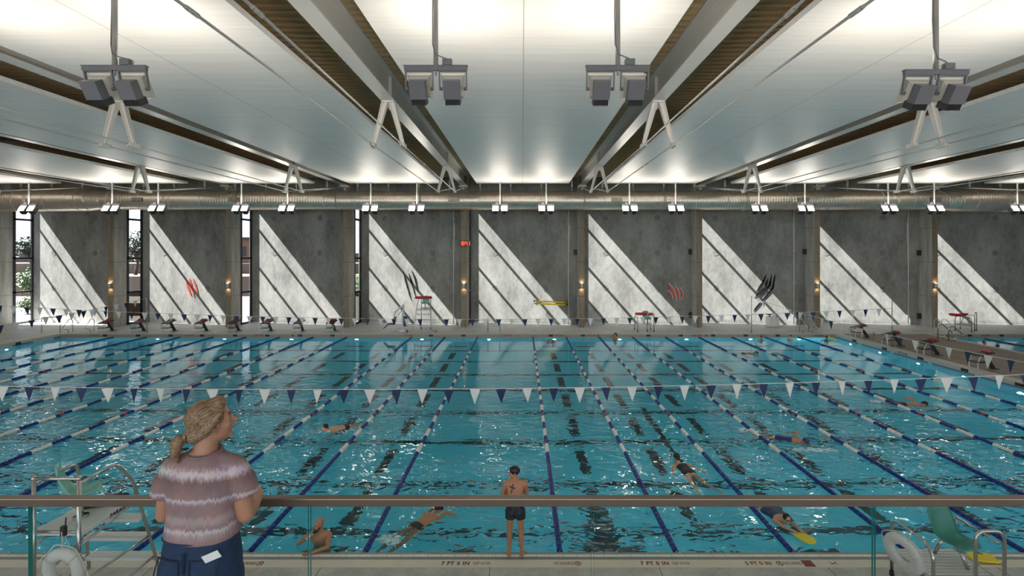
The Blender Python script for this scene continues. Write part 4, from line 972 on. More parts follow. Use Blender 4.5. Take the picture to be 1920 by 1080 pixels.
for i, (px, txt, mt) in enumerate(((177, '7 FT 0 IN', 'mark'), (355, '7 FT 0 IN', 'mark'), (485, '6 FT 0 IN', 'mark'), (765, '7 FT 0 IN', 'mark'), (951, '7 FT 0 IN', 'mark'), (1048, '7 FT 0 IN', 'mark'), (1108, '6 FT 0 IN', 'mark'), (1307, '4 FT 6 IN', 'mark_dark'), (1535, '4 FT 6 IN', 'mark_dark'), (1848, '4 FT 6 IN', 'mark_dark'))):
    q = at(px, 629, YF-0.004)
    letter('depth_marking', 'small depth lettering on the far pool edge, %s counted from the twin grab rails' % ORD[i], [(txt, 0, 0.14, 0.006, 1.05, 1.0)], q.x, YF-0.006, 0.135, False, 1, mt, 'far edge depth markings')
for i, (Y,) in enumerate(((26.3,), (16.4,))):
    t = letter('depth_marking', 'small dark depth lettering on the curb of the brown deck, %s' % ('near the flag pole' if i == 0 else 'past the nearest pennant string'), [('4 FT 6 IN', 0, 0.17, 0.006, 1.05, 1.0)], XR-0.008, Y, 0.15, False, 1, 'mark_dark'); t.rotation_euler = (0, 0, -PI/2)

# ------------------------------------------------------------------ lifeguard chairs
def seat_shell(mb_, c, r, back_h=0.42, w=0.44, th=0.014, mi=0):
    """moulded bucket seat facing local +X; c is the seat centre, r a facing rotation"""
    prof = [(-0.28, back_h), (-0.265, back_h*0.75), (-0.235, back_h*0.4), (-0.19, 0.10), (-0.12, 0.02), (0.0, -0.01), (0.12, 0.0), (0.2, 0.015), (0.235, -0.01)]
    n = 9; top, bot = [], []
    for i, (x, z) in enumerate(prof):
        hw = w/2*(0.80+0.20*math.sin(PI*min(1, i/5.0))) if i < 5 else w/2*(1.0-0.10*(i-5)/4)
        if i == 0: hw *= 0.86
        row, rowb = [], []
        a, b = Vector((prof[max(i-1, 0)][0], 0, prof[max(i-1, 0)][1])), Vector((prof[min(i+1, 8)][0], 0, prof[min(i+1, 8)][1]))
        nr = Vector((-(b-a).z, 0, (b-a).x)).normalized()
        for k in range(n):
            s = -1+2*k/(n-1); lift = 0.075*abs(s)**2.2*(1.0 if 1 < i < 8 else 0.35)
            q = Vector((x, s*hw, z))+nr*lift
            row.append(Vector(c)+r @ q); rowb.append(Vector(c)+r @ (q-nr*th))
        top.append(row); bot.append(rowb)
    loops = [t_+b_[::-1] for t_, b_ in zip(top, bot)]
    mb_.loft(loops, mi)
    return mb_
def slab_steps(t, pairs, w, d, mat='white_plastic', name='step'):
    for (l, r_) in pairs:
        l, r_ = Vector(l), Vector(r_); ax = (r_-l); ax.z = 0; f = Vector((-ax.y, ax.x, 0)).normalized()
        MB().obox((l+r_)/2, ax/2, f*d/2, Vector((0, 0, w/2))).build(name, mat, t, bevel=0.008)
def tall_chair(label, loc, rz, group, near=True):
    """local frame: rear posts at y=0, ladder and wheels at y=+1.35, 0.66 wide (x -0.33..0.33)"""
    t = thing('lifeguard_chair', label, 'lifeguard chair', loc, rz, group)
    R = 0.025; H = 2.30
    for s, nm in ((-1, 'a'), (1, 'b')):
        x = s*0.33
        MB().tube([(x, 0.0, 0.0), (x, 0.0, H+0.03)], 0.029, 10).build('rear_post', 'steel', t)
        MB().tube(bend([(x, 0.02, H-0.09), (x, 0.68, H-0.09), (x+s*0.10, 0.86, 1.85), (x+s*0.27, 1.22, 0.16), (x+s*0.45, 1.36, 0.07), (x+s*0.62, 1.40, 0.07)], 0.14), R, 10).build('side_frame', 'steel', t)
        w_ = MB().torus((x+s*0.64, 1.40, 0.09), (0, 1, 0), (0, 0, 1), 0.065, 0.026, 24, 8); wl = w_.build('wheel', 'rubber', t)
        MB().cyl((x+s*0.615, 1.40, 0.09), (x+s*0.665, 1.40, 0.09), 0.052, n=16).build('hub', 'white_plastic', wl)
        MB().tube([(x, 0.01, 1.28), (x+s*0.13, 0.97, 1.52)], 0.019, 8).tube([(x+s*0.245, 1.16, 0.45), (x, 0.02, 0.18)], 0.019, 8).tube([(x, 0.02, 0.72), (x+s*0.2, 1.08, 0.82)], 0.019, 8).build('brace', 'steel', t)
        MB().cyl((x, 0, 0), (x, 0, 0.03), 0.045, n=10).build('foot', 'rubber', t)
    MB().tube([(-0.36, 0, H-0.02), (0.36, 0, H-0.02)], 0.024, 10).tube([(-0.33, 0, 1.50), (0.33, 0, 1.50)], 0.02, 8).build('top_bar', 'steel', t)
    for x in (-0.33, 0.33): MB().sph((x, 0, H-0.02), 0.034).build('clamp', 'steel', t)
    pl = MB().box(-0.36, 0.36, 0.03, 1.02, 1.42, 1.49); po = pl.build('platform', 'white_plastic', t, bevel=0.012)
    MB().cyl((-0.02, 0.42, 1.49), (-0.02, 0.42, 1.80), 0.034, n=10).cyl((-0.02, 0.42, 1.49), (-0.02, 0.42, 1.515), 0.10, n=14).build('pedestal', 'steel', t)
    rot = Matrix.Rotation(math.radians(38) if near else PI/2, 3, 'Z')
    seat_shell(MB(), (-0.02, 0.42, 1.85), rot, 0.50).build('seat', 'mint', t)
    for i, z in enumerate((0.42, 0.80, 1.16)):
        f = (1.85-z)/1.69; y = 0.86+0.36*f; dx = 0.33+0.10+0.17*f
        a_ = Vector((-dx+0.01, y, z)); b_ = Vector((dx-0.01, y, z)); slab_steps(t, [(a_, b_)], 0.055, 0.20)
    return t, po
# the near one: its ladder side faces the pool, corner posts at the balcony side
ch, po = tall_chair('tall steel lifeguard chair with mint seat on the near deck beside the woman', (-6.83, 7.12, 0.05), 0.0, 'lifeguard chairs')
me = text_mesh('PARAGON', 0.085, 0.001, 0.003, 1.1); o = mesh_obj('lettering', me, ['mark_dark'], po); o.location = (0.362, 0.72, 1.455); o.rotation_euler = (PI/2, 0, PI/2)
def life_ring(label, c, ax, ay, R=0.235, r=0.085):
    t = thing('life_ring', label, 'life ring', c)
    ax, ay = Vector(ax).normalized(), Vector(ay).normalized(); az = ax.cross(ay)
    MB().torus((0, 0, 0), ax, ay, R, r, 40, 16, squash=0.75).build('ring', 'ring', t)
    for i in range(4):
        a = PI/4+i*PI/2; d = ax*math.cos(a)+ay*math.sin(a); tt = -ax*math.sin(a)+ay*math.cos(a)
        MB().torus(d*R, d, az, r*1.02, 0.008, 20, 6).build('band', 'cord', t)
    pts = []
    for i in range(33):
        a = 2*PI*i/32; d = ax*math.cos(a)+ay*math.sin(a); pts.append(d*(R+r+0.012+0.045*abs(math.sin(2*(a-PI/4))))+az*0.02*math.sin(5*a))
    MB().tube(pts, 0.008, 6).build('grab_line', 'cord', t)
    MB().tube([ay*(R+r*0.9), ay*(R+r+0.14)+ax*0.01, ay*(R+r+0.24)], 0.008, 6).tube([ax*0.05-ay*0.05+az*0.09, ax*0.1-ay*0.2+az*0.09, ax*0.02-ay*0.26+az*0.09, -ax*0.06-ay*0.15+az*0.09, -ax*0.15-ay*0.12+az*0.08], 0.007, 6).build('hanging_cord', 'cord', t)
    return t
q = at(119, 1068, 6.98)
life_ring('white life ring hanging from the tall lifeguard chair beside the woman', q, (0.96, -0.1, 0), (0, -0.05, 1))
MB().tube([(0, 0, 0), (0, 0, 0.3)], 0.007, 6)
q = at(120, 995, 6.98)
t = thing('radio', 'black two-way radio clipped above the life ring on the tall chair', 'radio', q)
MB().box(-0.035, 0.035, -0.03, 0.02, -0.07, 0.07).build('case', 'black', t, bevel=0.008); MB().cyl((0.02, 0, 0.07), (0.03, 0, 0.19), 0.008, n=8).build('antenna', 'black', t)
MB().tube([(0, 0, -0.07), (-0.05, -0.01, -0.3), (-0.06, 0, -0.38)], 0.006, 5).tube([(0.01, 0, -0.07), (0.1, 0, -0.28)], 0.006, 5).tube([(0, 0.02, 0.05), (0, 0.16, 0.1)], 0.006, 5).build('lanyard', 'cord', t)
o = MB().box(-0.18, 0.16, -0.24, 0.02, 0, 0.004).build('paper_sheet', 'paper', loc=(-7.0, 7.42, 1.542)); o.rotation_euler = (0, 0, -0.2); tag(o, 'white paper sheet lying on the platform of the tall chair', 'paper')
t = thing('foam_roll', 'dark navy foam roll lying on the platform behind the mint seat', 'foam roll', (-6.78, 7.88, 1.615), 0.5)
MB().capsule((-0.26, 0, 0), (0.26, 0.0, 0), 0.07, 0.07, 12).build('roll', 'navy_soft', t); MB().torus((0.1, 0, 0), (0, 1, 0), (0, 0, 1), 0.072, 0.006, 16, 6).build('strap', 'black', t)
# the far tall chair
p = ground(793, 622, DZ); t2, _ = tall_chair('tall steel lifeguard chair with red rescue tube on the far deck', (p.x-0.0, 33.9, DZ), PI, 'lifeguard chairs', near=False)
t2.scale = (1.0, 1.0, 1.0)
def rescue_tube(label, c, L=1.2, droop=0.0):
    t = thing('rescue_tube', label, 'rescue tube', c, 0, 'red rescue tubes')
    MB().tube([(-L/2+L*i/8, 0, -droop*math.sin(PI*i/8)) for i in range(9)], [0.06]+[0.095]*7+[0.06], 12).build('tube', 'red', t)
    MB().torus((L*0.3, 0, -droop*0.6), (0, 1, 0), (0, 0, 1), 0.096, 0.008, 16, 6).build('strap', 'black', t)
    return t
rescue_tube('red rescue tube laid across the rails of the tall far chair', at(794, 558, 33.7))

def low_chair(label, loc, rz, group, seat='teal', flip=1):
    """local: hoops along y (0 far .. -0.85 near), platform between, width 1.1 in x"""
    t = thing('guard_chair', label, 'lifeguard chair', loc, rz, group)
    MB().tube(bend([(-0.55, 0.0, 0.04), (-0.55, 0.0, 0.90), (-0.55, -0.12, 1.0), (-0.55, -0.72, 1.0), (-0.55, -0.85, 0.86), (-0.55, -0.85, 0.0)], 0.14), 0.027, 10).build('side_hoop', 'steel', t)
    MB().tube([(0.55, 0.0, 1.02), (0.55, -0.78, 1.02)], 0.022, 10).tube([(0.55, 0, 0.0), (0.55, 0, 1.02)], 0.024, 10).build('arm_rail', 'steel', t)
    MB().tube(bend([(0.10, -0.86, 0.0), (0.10, -0.86, 1.26), (0.55, -0.86, 1.26), (0.55, -0.86, 0.0)], 0.16), 0.027, 12).build('hand_hoop', 'steel', t)
    fr = MB().box(-0.55, -0.51, -0.86, 0.0, 0.40, 0.46).box(0.51, 0.55, -0.86, 0.0, 0.40, 0.46); fr.build('platform_frame', 'steel', t)
    for i in range(11): MB().box(-0.51, 0.51, -0.84+i*0.078, -0.785+i*0.078, 0.43, 0.46).build('slat', 'white_plastic', t)
    rot = Matrix.Rotation(math.radians(-80), 3, 'Z')
    seat_shell(MB(), (0.20, -0.36, 0.80), rot, 0.52, 0.50).build('seat', seat, t)
    MB().tube([(0.22, -0.40, 0.785), (0.26, -0.56, 0.46)], 0.026, 10).tube([(0.10, -0.26, 0.785), (0.07, -0.14, 0.46)], 0.026, 10).build('pedestal', 'steel', t)
    for x, y in ((-0.55, 0.0), (-0.55, -0.85), (0.55, 0.0), (0.10, -0.86), (0.55, -0.86)):
        MB().cyl((x, y, 0.0), (x, y, 0.07), 0.038, n=10).build('foot', 'rubber', t)
    return t
low_chair('low steel guard chair with teal seat and slatted platform on the near deck', (6.95, 8.42, 0.05), 0, 'low guard chairs')
q = at(1719, 1039, 7.95)
life_ring('white life ring leaning on the low chair with the teal seat', (6.26, 7.98, 0.70), (0.30, -0.82, -0.36), (-0.10, -0.42, 0.9))
q = ground(1840, 1042, 0.06)
def kickboard(label, c, rz, s=1.0, tilt=0.0):
    t = thing('kickboard', label, 'kickboard', c, rz); t.rotation_euler = (tilt, 0, rz)
    out = [(-0.14, -0.22), (0.14, -0.22), (0.15, 0.05), (0.12, 0.17), (0.06, 0.225), (0, 0.24), (-0.06, 0.225), (-0.12, 0.17), (-0.15, 0.05)]
    MB().prism([(a*s, b*s) for a, b in out], (0, 0, 0), (1, 0, 0), (0, 1, 0), (0, 0, 0.035)).build('board', 'yellow', t, bevel=0.012)
    return t
kb = kickboard('yellow kickboard lying on the gutter behind the teal chair', (q.x-0.05, 8.88, 0.052), PI/2*0.92, 0.98)
MB().bar((0.06, -0.05, 0.037), (0.11, 0.03, 0.037), 0.02, 0.003).bar((0.08, -0.08, 0.037), (0.12, -0.02, 0.037), 0.015, 0.003).bar((0.10, 0.02, 0.037), (0.13, -0.05, 0.037), 0.015, 0.003).build('scribble', 'black', kb)
p = at(1207, 620, 33.4); low_chair('low guard chair with mint seat on the far deck by the red claw slashes', (p.x, 33.7, DZ), 0.0, 'low guard chairs', 'mint')
rescue_tube('red rescue tube across the low chair by the red claw slashes', at(1208, 588.5, 33.0), 1.25)
p = at(1803, 620, 33.4); low_chair('low guard chair with mint seat on the far deck beyond the second pool', (p.x, 33.7, DZ), 0.6, 'low guard chairs', 'mint')
rescue_tube('red rescue tube across the low chair beyond the second pool', at(1797, 589, 33.2), 1.25, 0.06)

# ------------------------------------------------------------------ balcony railing
t = thing('balcony_railing', 'bronze handrail on glass panels in front of the woman', 'railing', (0, 2.8, 3.2))
hr = MB().box(-8, 8, -0.022, 0.03, 0.995, 1.041); hr.build('handrail', 'rail', t, bevel=0.005)
joints = [(px-VX)*2.8/F_PX for px in (-469, 57, 580.5, 1111, 1638, 2165)]
for i, (a, b2) in enumerate(zip(joints, joints[1:])):
    g = MB(); a += 0.007; b2 -= 0.007
    vs = [(x, y, z) for z in (0.02, 0.996) for y in (-0.006, 0.008) for x in (a, b2)]
    g.add(vs, [(0, 1, 5, 4), (2, 6, 7, 3)], 0); g.add(vs, [(0, 4, 6, 2), (1, 3, 7, 5), (0, 2, 3, 1), (4, 5, 7, 6)], 1)
    g.build('glass_panel', ['glass', 'glass_edge'], t)
MB().box(-8, 8, -0.03, 0.035, -0.12, 0.08).build('base_channel', 'steel', t)
# ------------------------------------------------------------------ people
V = Vector
MALE = [(-0.12, .150, .105), (0.0, .160, .115), (0.18, .152, .108), (0.36, .142, .100), (0.58, .158, .110), (0.78, .172, .112), (0.90, .165, .095), (0.97, .115, .075), (1.02, .062, .058)]
FEMALE = [(-0.14, .165, .115), (0.0, .178, .122), (0.15, .168, .112), (0.34, .142, .098), (0.55, .146, .105), (0.74, .158, .110), (0.88, .145, .090), (0.96, .100, .070), (1.02, .055, .052)]
def ring(c, R, F, rx, ry, n=22):
    out = []
    for k in range(n):
        a = 2*PI*k/n; ca, sa = math.cos(a), math.sin(a); e = 0.82
        out.append(c+R*(rx*math.copysign(abs(ca)**e, ca))+F*(ry*math.copysign(abs(sa)**e, sa)))
    return out
def torso(mb, P, Nk, R, prof, s, grow=0.0, t0=-9, t1=9):
    A = (Nk-P); L = A.length; A = A/L; F = A.cross(R).normalized(); Rr = F.cross(A).normalized()
    rr = [(t, rx, ry) for t, rx, ry in prof if t0 <= t <= t1]
    mb.loft([ring(P+A*(t*L)+F*(-0.012*math.sin(PI*min(1, max(0, t)))), Rr, F, rx*s+grow, ry*s+grow) for t, rx, ry in rr])
    return F
def hand(mb, Wp, d, pn, side, s, curl=0.5):
    d = d.normalized(); pn = (pn-d*pn.dot(d)).normalized(); l = d.cross(pn)
    mb.ellipsoid(Wp+d*0.045*s, d*0.055*s, l*0.042*s, pn*0.017*s, 12, 8)
    for i, (o, ln) in enumerate(((-0.030, 0.062), (-0.010, 0.074), (0.010, 0.078), (0.030, 0.068))):
        b = Wp+d*0.085*s+l*o*s*(1 if side > 0 else -1); c1 = b+(d*math.cos(curl*.5)+pn*math.sin(curl*.5)+l*o*1.5)*ln*0.5*s
        c2 = c1+(d*math.cos(curl*1.5)+pn*math.sin(curl*1.5))*ln*0.55*s
        mb.chain([b-d*0.02*s, c1, c2], [.0098*s, .0090*s, .0078*s], 8)
    b = Wp+d*0.025*s+l*0.030*s*side; c1 = b+(d*0.55+l*0.75*side+pn*0.25)*0.042*s; c2 = c1+(d*0.85+l*0.35*side+pn*0.3)*0.032*s
    mb.chain([b, c1, c2], [.013*s, .0105*s, .009*s], 8)
def head(mb, c, f, u, s, neck=None):
    f = f.normalized(); u = (u-f*u.dot(f)).normalized(); r = f.cross(u)
    g = lambda x, y, z: c+(r*x+f*y+u*z)*s
    mb.ellipsoid(g(0, -.012, .032), r*.075*s, f*.094*s, u*.088*s, 20, 14)
    mb.ellipsoid(g(0, .026, -.040), r*.057*s, f*.062*s, u*.076*s, 18, 12)
    mb.ellipsoid(g(0, .062, -.092), r*.026*s, f*.024*s, u*.022*s, 12, 8)
    mb.ellipsoid(g(0, .074, .026), r*.050*s, f*.018*s, u*.014*s, 12, 8)
    for x in (-1, 1):
        mb.ellipsoid(g(x*.036, .062, -.026), r*.024*s, f*.024*s, u*.024*s, 10, 8)
        mb.ellipsoid(g(x*.075, -.008, -.006), r*.010*s, f*.020*s, u*.031*s, 10, 8)
        mb.ellipsoid(g(x*.030, .076, .004), r*.014*s, f*.010*s, u*.009*s, 10, 6)
    mb.chain([g(0, .080, .014), g(0, .096, -.010), g(0, .106, -.026)], [.009*s, .011*s, .0145*s], 10)
    mb.ellipsoid(g(0, .082, -.052), r*.024*s, f*.014*s, u*.008*s, 10, 6)
    mb.ellipsoid(g(0, .079, -.064), r*.020*s, f*.014*s, u*.008*s, 10, 6)
    if neck is not None: mb.chain([g(0, -.022, -.045), neck], [.053*s, .060*s], 14)
    return g
def face_pick(g, s, eyes=2, lips=3, brow=4):
    E = [g(.030, .087, .004), g(-.030, .087, .004)]; Lp = g(0, .092, -.058); B = [g(.030, .094, .027), g(-.030, .094, .027)]
    def pick(c):
        if min((c-e).length for e in E) < 0.011*s: return eyes
        if (c-Lp).length < 0.019*s and abs((c-Lp).z) < 0.010*s: return lips
        for b_ in B:
            if (c-b_).length < 0.020*s and abs((c-b_).z) < 0.006*s: return brow
        return 0
    return pick
def arm(mb, S_, E, W_, s, side, hd=None, pn=None, curl=0.5, k=1.0):
    mb.chain([S_, S_.lerp(E, .35), E], [.056*s*k, .050*s*k, .040*s*k], 14)
    mb.chain([E, E.lerp(W_, .3), W_], [.039*s*k, .041*s*k, .026*s*k], 14)
    d = hd if hd is not None else (W_-E)
    hand(mb, W_, V(d), V(pn) if pn is not None else V((0, 0, -1)), side, s, curl)
def leg(mb, H, K, A_, toe, s, k=1.0, foot=True):
    mb.chain([H, H.lerp(K, .4), K], [.088*s*k, .078*s*k, .054*s*k], 16)
    mb.chain([K, K.lerp(A_, .32), A_], [.052*s*k, .058*s*k, .034*s*k], 14)
    if foot:
        toe = V(toe).normalized(); dn = (A_-K).normalized()
        heel = A_+dn*0.045*s-toe*0.03*s; ball = A_+dn*0.058*s+toe*0.125*s
        mb.chain([A_, heel], [.034*s, .030*s], 12); mb.chain([heel, ball], [.031*s, .030*s], 12); mb.chain([A_+toe*0.03*s, ball], [.036*s, .028*s], 12)
        l = toe.cross(dn).normalized()
        for i in range(5):
            b = ball+l*(i-2)*0.017*s; mb.chain([b, b+toe*(0.052-0.005*i)*s], [.012*s, .010*s], 8)

# --- the woman at the railing -------------------------------------------------
wr = thing('person', 'woman with blond ponytail in a pink tie-dye shirt and jeans leaning on the railing', 'person', (-1.634, 2.50, 3.2))
R = V((1, -0.06, 0)).normalized(); P, Nk = V((0.0, -0.02, 0.87)), V((-0.005, 0.0, 1.425))
mb = MB(); torso(mb, P, Nk, R, FEMALE, 1.0)
hc, hf, hu = V((0.018, 0.030, 1.572)), V((0.80, 0.58, 0.14)), V((-0.06, -0.04, 1))
g = head(mb, hc, hf, hu, 0.97, Nk+V((0, 0, -0.02)))
for s_ in (-1, 1):
    Sh, El, Wr = V((s_*0.155, 0.0, 1.340)), V((s_*0.208, 0.005, 1.105)), V((s_*0.145, 0.235, 1.085))
    arm(mb, Sh, El, Wr, 1.0, s_, V((-s_*0.5, 0.6, 0.0)), V((0, -0.2, -1)), 0.6, 1.10)
    mb.chain([V((s_*0.05, -0.01, 1.375)), Sh], [.052, .050], 14)
    leg(mb, V((s_*0.095, -0.02, 0.86)), V((s_*0.10, 0.02, 0.46)), V((s_*0.10, -0.03, 0.075)), (s_*0.15, 1, 0), 1.0, 0.98)
mesh_obj('body', remeshed(mb, 0.0065, 3), ['skin', 'skin', 'eye', 'lip', 'brow'], wr, face_pick(g, 0.97))
def hgrow(mb_, shirt=True):
    rings = [(1.02, .186, .136, -.012), (1.05, .180, .130, -.012), (1.085, .176, .124, -.01), (1.14, .172, .120, -.008), (1.21, .178, .124, -.008), (1.29, .186, .120, -.006), (1.345, .176, .106, -.004), (1.385, .140, .090, 0), (1.412, .100, .078, 0), (1.430, .082, .070, .004)]
    F = V((0, 1, 0)); mb_.loft([ring(V((0, y, z)), R, F, rx, ry, 28) for z, rx, ry, y in rings])
mb = MB(); hgrow(mb)
for s_ in (-1, 1):
    mb.chain([V((s_*0.045, -0.005, 1.372)), V((s_*0.155, 0, 1.340))], [.068, .066], 16)
    mb.tube([V((s_*0.10, 0, 1.345)), V((s_*0.160, 0.0, 1.322)), V((s_*0.190, 0.002, 1.275)), V((s_*0.212, 0.004, 1.205))], [.060, .066, .068, .066], 18)
mesh_obj('shirt', remeshed(mb, 0.008, 3), ['shirt'], wr)
mb = MB()    # ribbed neckband and hems
mb.torus(V((0, 0.003, 1.428)), R, V((0, 1, 0.10)), 0.077, 0.007, 32, 8).build('neckband', 'shirt', wr)
mb = MB(); F = V((0, 1, 0))
rg = [(1.05, .166, .116), (.98, .180, .130), (.90, .190, .138), (.82, .192, .138), (.74, .180, .125)]
mb.loft([ring(V((0, -.02, z)), R, F, rx, ry, 28) for z, rx, ry in rg])
for s_ in (-1, 1):
    mb.ellipsoid(V((s_*0.085, -0.085, 0.865)), V((.088, 0, 0)), V((0, .072, 0)), V((0, 0, .11)))
    mb.chain([V((s_*0.095, -0.02, 0.80)), V((s_*0.10, 0.015, 0.46)), V((s_*0.10, -0.03, 0.10))], [.108, .074, .060], 18)
mesh_obj('jeans', remeshed(mb, 0.010, 3), ['denim'], wr)
for s_ in (-1, 1):     # back pockets, seams, shoes
    pk = [(-.062, .065), (.062, .065), (.060, -.045), (0, -.075), (-.060, -.045)]
    o3 = [V((s_*0.088+a+(-s_)*0.0, -0.150-0.018*math.cos(a*12)+0.05*abs(b) , 0.838+b)) for a, b in pk]
    def onseat(x, z, off=0.004):
        dx = (abs(x)-0.085)/0.097; dz = (z-0.865)/0.122; q = max(0.0, 1-dx*dx-dz*dz); e = -0.085-0.086*math.sqrt(q)
        tx = abs(x)/0.195; t2 = -.02-0.138*math.sqrt(max(0, 1-tx**2.4)); return V((x, min(e, t2)-off, z))
    path = []
    pp = pk+[pk[0]]
    for (a, b), (c, d) in zip(pp, pp[1:]):
        for i in range(6): path.append(onseat(s_*0.088+a+(c-a)*i/6, 0.895+b+(d-b)*i/6))
    path.append(path[0].copy()); MB().tube(path, 0.0032, 6, caps=False).build('pocket_stitching', 'denim_dark', wr)
    MB().tube([onseat(s_*0.004+s_*0.0, z, 0.002) for z in (1.0, 0.95, 0.90)], 0.003, 5).build('seam', 'denim_dark', wr)
    sh = MB(); sh.chain([V((s_*0.10, -0.07, 0.04)), V((s_*0.125, 0.14, 0.035))], [.042, .044], 14); sh.chain([V((s_*0.10, -0.04, 0.09)), V((s_*0.12, 0.08, 0.05))], [.045, .04], 14)
    mesh_obj('shoe', remeshed(sh, 0.012, 2), ['white_plastic'], wr)
MB().tube([V((R.x*a*0.178, -0.02-0.119*math.sqrt(max(0, 1-abs(a)**2.4))-0.003, 1.030)) for a in [i/10 for i in range(-10, 11)]], 0.006, 6).build('waistband', 'denim', wr)
cd = MB(); cd.obox(onseat(0.125, 0.975, 0.010), V((.032, 0.010, .010)), V((-.007, -.006, .019)), V((0, .002, 0)))
o = cd.build('paper_slip', 'paper', loc=(-1.634, 2.5, 3.2)); tag(o, 'white paper slip sticking out of the back pocket of the jeans', 'paper')
# hair
mb = MB(); s = 0.97; f = hf.normalized(); u = (hu-f*hu.dot(f)).normalized(); r = f.cross(u)
gg = lambda x, y, z: hc+(r*x+f*y+u*z)*s
mb.ellipsoid(gg(0, -.022, .036), r*.084*s, f*.100*s, u*.092*s, 24, 16)
mb.ellipsoid(gg(0, .040, .092), r*.058*s, f*.042*s, u*.034*s, 14, 10)
mb.ellipsoid(gg(0, -.060, -.020), r*.068*s, f*.062*s, u*.060*s, 16, 12)
for x in (-1, 1):
    mb.chain([gg(x*.066, .045, .060), gg(x*.080, .010, .025), gg(x*.074, -.040, -.030), gg(x*.03, -.095, -.055)], [.018, .020, .022, .026], 10)
    mb.chain([gg(x*.074, .028, .03), gg(x*.080, .022, -.02), gg(x*.076, .012, -.05)], [.009, .007, .004], 8)
bun = gg(0, -.125, -.045)
mb.chain([gg(0, -.095, -.035), bun], [.036, .026], 12)
mesh_obj('hair', remeshed(mb, 0.007, 2), ['hair_blond'], wr)
mb = MB(); rnd = random.Random(5)
for i in range(16):
    a = 2*PI*i/16; off = (V((0, 0, 1))*math.cos(a)+r*math.sin(a))
    mb.chain([bun, bun-f*0.030+off*0.020+V((0, 0, -.012)), bun-f*0.045+off*0.030+V((rnd.uniform(-.01, .01), 0, -.045)), bun-f*0.040+off*0.020+V((rnd.uniform(-.015, .015), 0, -.070-rnd.uniform(0, .03)))], [.013, .020, .017, .007], 8)
mesh_obj('ponytail', remeshed(mb, 0.006, 1), ['hair_blond'], wr)
MB().torus(bun+f*0.006, r, u, 0.024, 0.007, 20, 8).build('hair_tie', 'denim_dark', wr)
MB().sph(gg(.080, -.004, -.042), 0.005, n=8, m=6).build('earring', 'steel', wr)

# --- the man standing on the pool edge ----------------------------------------
mr_ = thing('person', 'man in black swim cap and dark trunks standing with folded arms on the pool edge', 'person', (-0.13, 8.95, 0.05))
s = 0.945; R = V((1, 0.05, 0)).normalized(); P, Nk = V((0, -0.01, 0.88)), V((-0.01, 0.02, 1.375))
mb = MB(); torso(mb, P, Nk, R, MALE, s)
hc, hf, hu = V((-0.025, 0.03, 1.520)), V((-0.98, -0.12, -0.08)), V((0, 0, 1))
g = head(mb, hc, hf, hu, 0.96, Nk+V((0, 0, -.02)))
arm(mb, V((-.182, 0, 1.325)), V((-.245, .075, 1.085)), V((-.02, .215, 1.11)), s, -1, V((1, .1, .1)), V((0, -1, 0)))
arm(mb, V((.178, 0.01, 1.325)), V((.215, .115, 1.10)), V((0.0, .245, 1.15)), s, 1, V((-1, .1, .1)), V((0, -1, 0)))
for s_ in (-1, 1):
    mb.chain([V((s_*0.06, 0, 1.355)), V((s_*0.178, 0, 1.33))], [.06, .056], 14)
    mb.ellipsoid(V((s_*.075, -.055, .83)), V((.078, 0, 0)), V((0, .075, 0)), V((0, 0, .085)))
    leg(mb, V((s_*.088, 0, .84)), V((s_*.105, .01, .46)), V((s_*.115, -.01, .068)), (s_*0.45, 1, -0.12), s, 0.98)
tat = V((-.055, -0.10, 1.285))
fp = face_pick(g, 0.96)
def pick(c):
    if c.y < -0.03:
        dx, dz = c.x-tat.x-0.25*(c.z-tat.z), c.z-tat.z
        if (abs(dx) < 0.011 and -0.085 < dz < 0.075) or (abs(dz-0.018+dx*0.3) < 0.013 and abs(dx) < 0.055): return 5
    return fp(c)
mesh_obj('body', remeshed(mb, 0.0085, 3), ['skin_tan', 'skin_tan', 'eye', 'lip', 'brow', 'tattoo'], mr_, pick)
mb = MB(); torso(mb, P, Nk, R, MALE, s, 0.010, -0.2, 0.2)
for s_ in (-1, 1):
    mb.ellipsoid(V((s_*.075, -.055, .83)), V((.088, 0, 0)), V((0, .085, 0)), V((0, 0, .092)))
    mb.tube([V((s_*.085, 0, .86)), V((s_*.095, 0.002, .70))], [.104, .094], 18)
mesh_obj('trunks', remeshed(mb, 0.010, 2), ['trunks'], mr_)
mb = MB(); f = hf.normalized(); u = (hu-f*hu.dot(f)).normalized(); r = f.cross(u)
mb.ellipsoid(hc+u*.042-f*.020, r*.082, f*.098, u*.088, 22, 14); mb.ellipsoid(hc+u*.068+f*.028, r*.066, f*.055, u*.052, 16, 10)
mesh_obj('swim_cap', remeshed(mb, 0.008, 2), ['cap_black'], mr_)

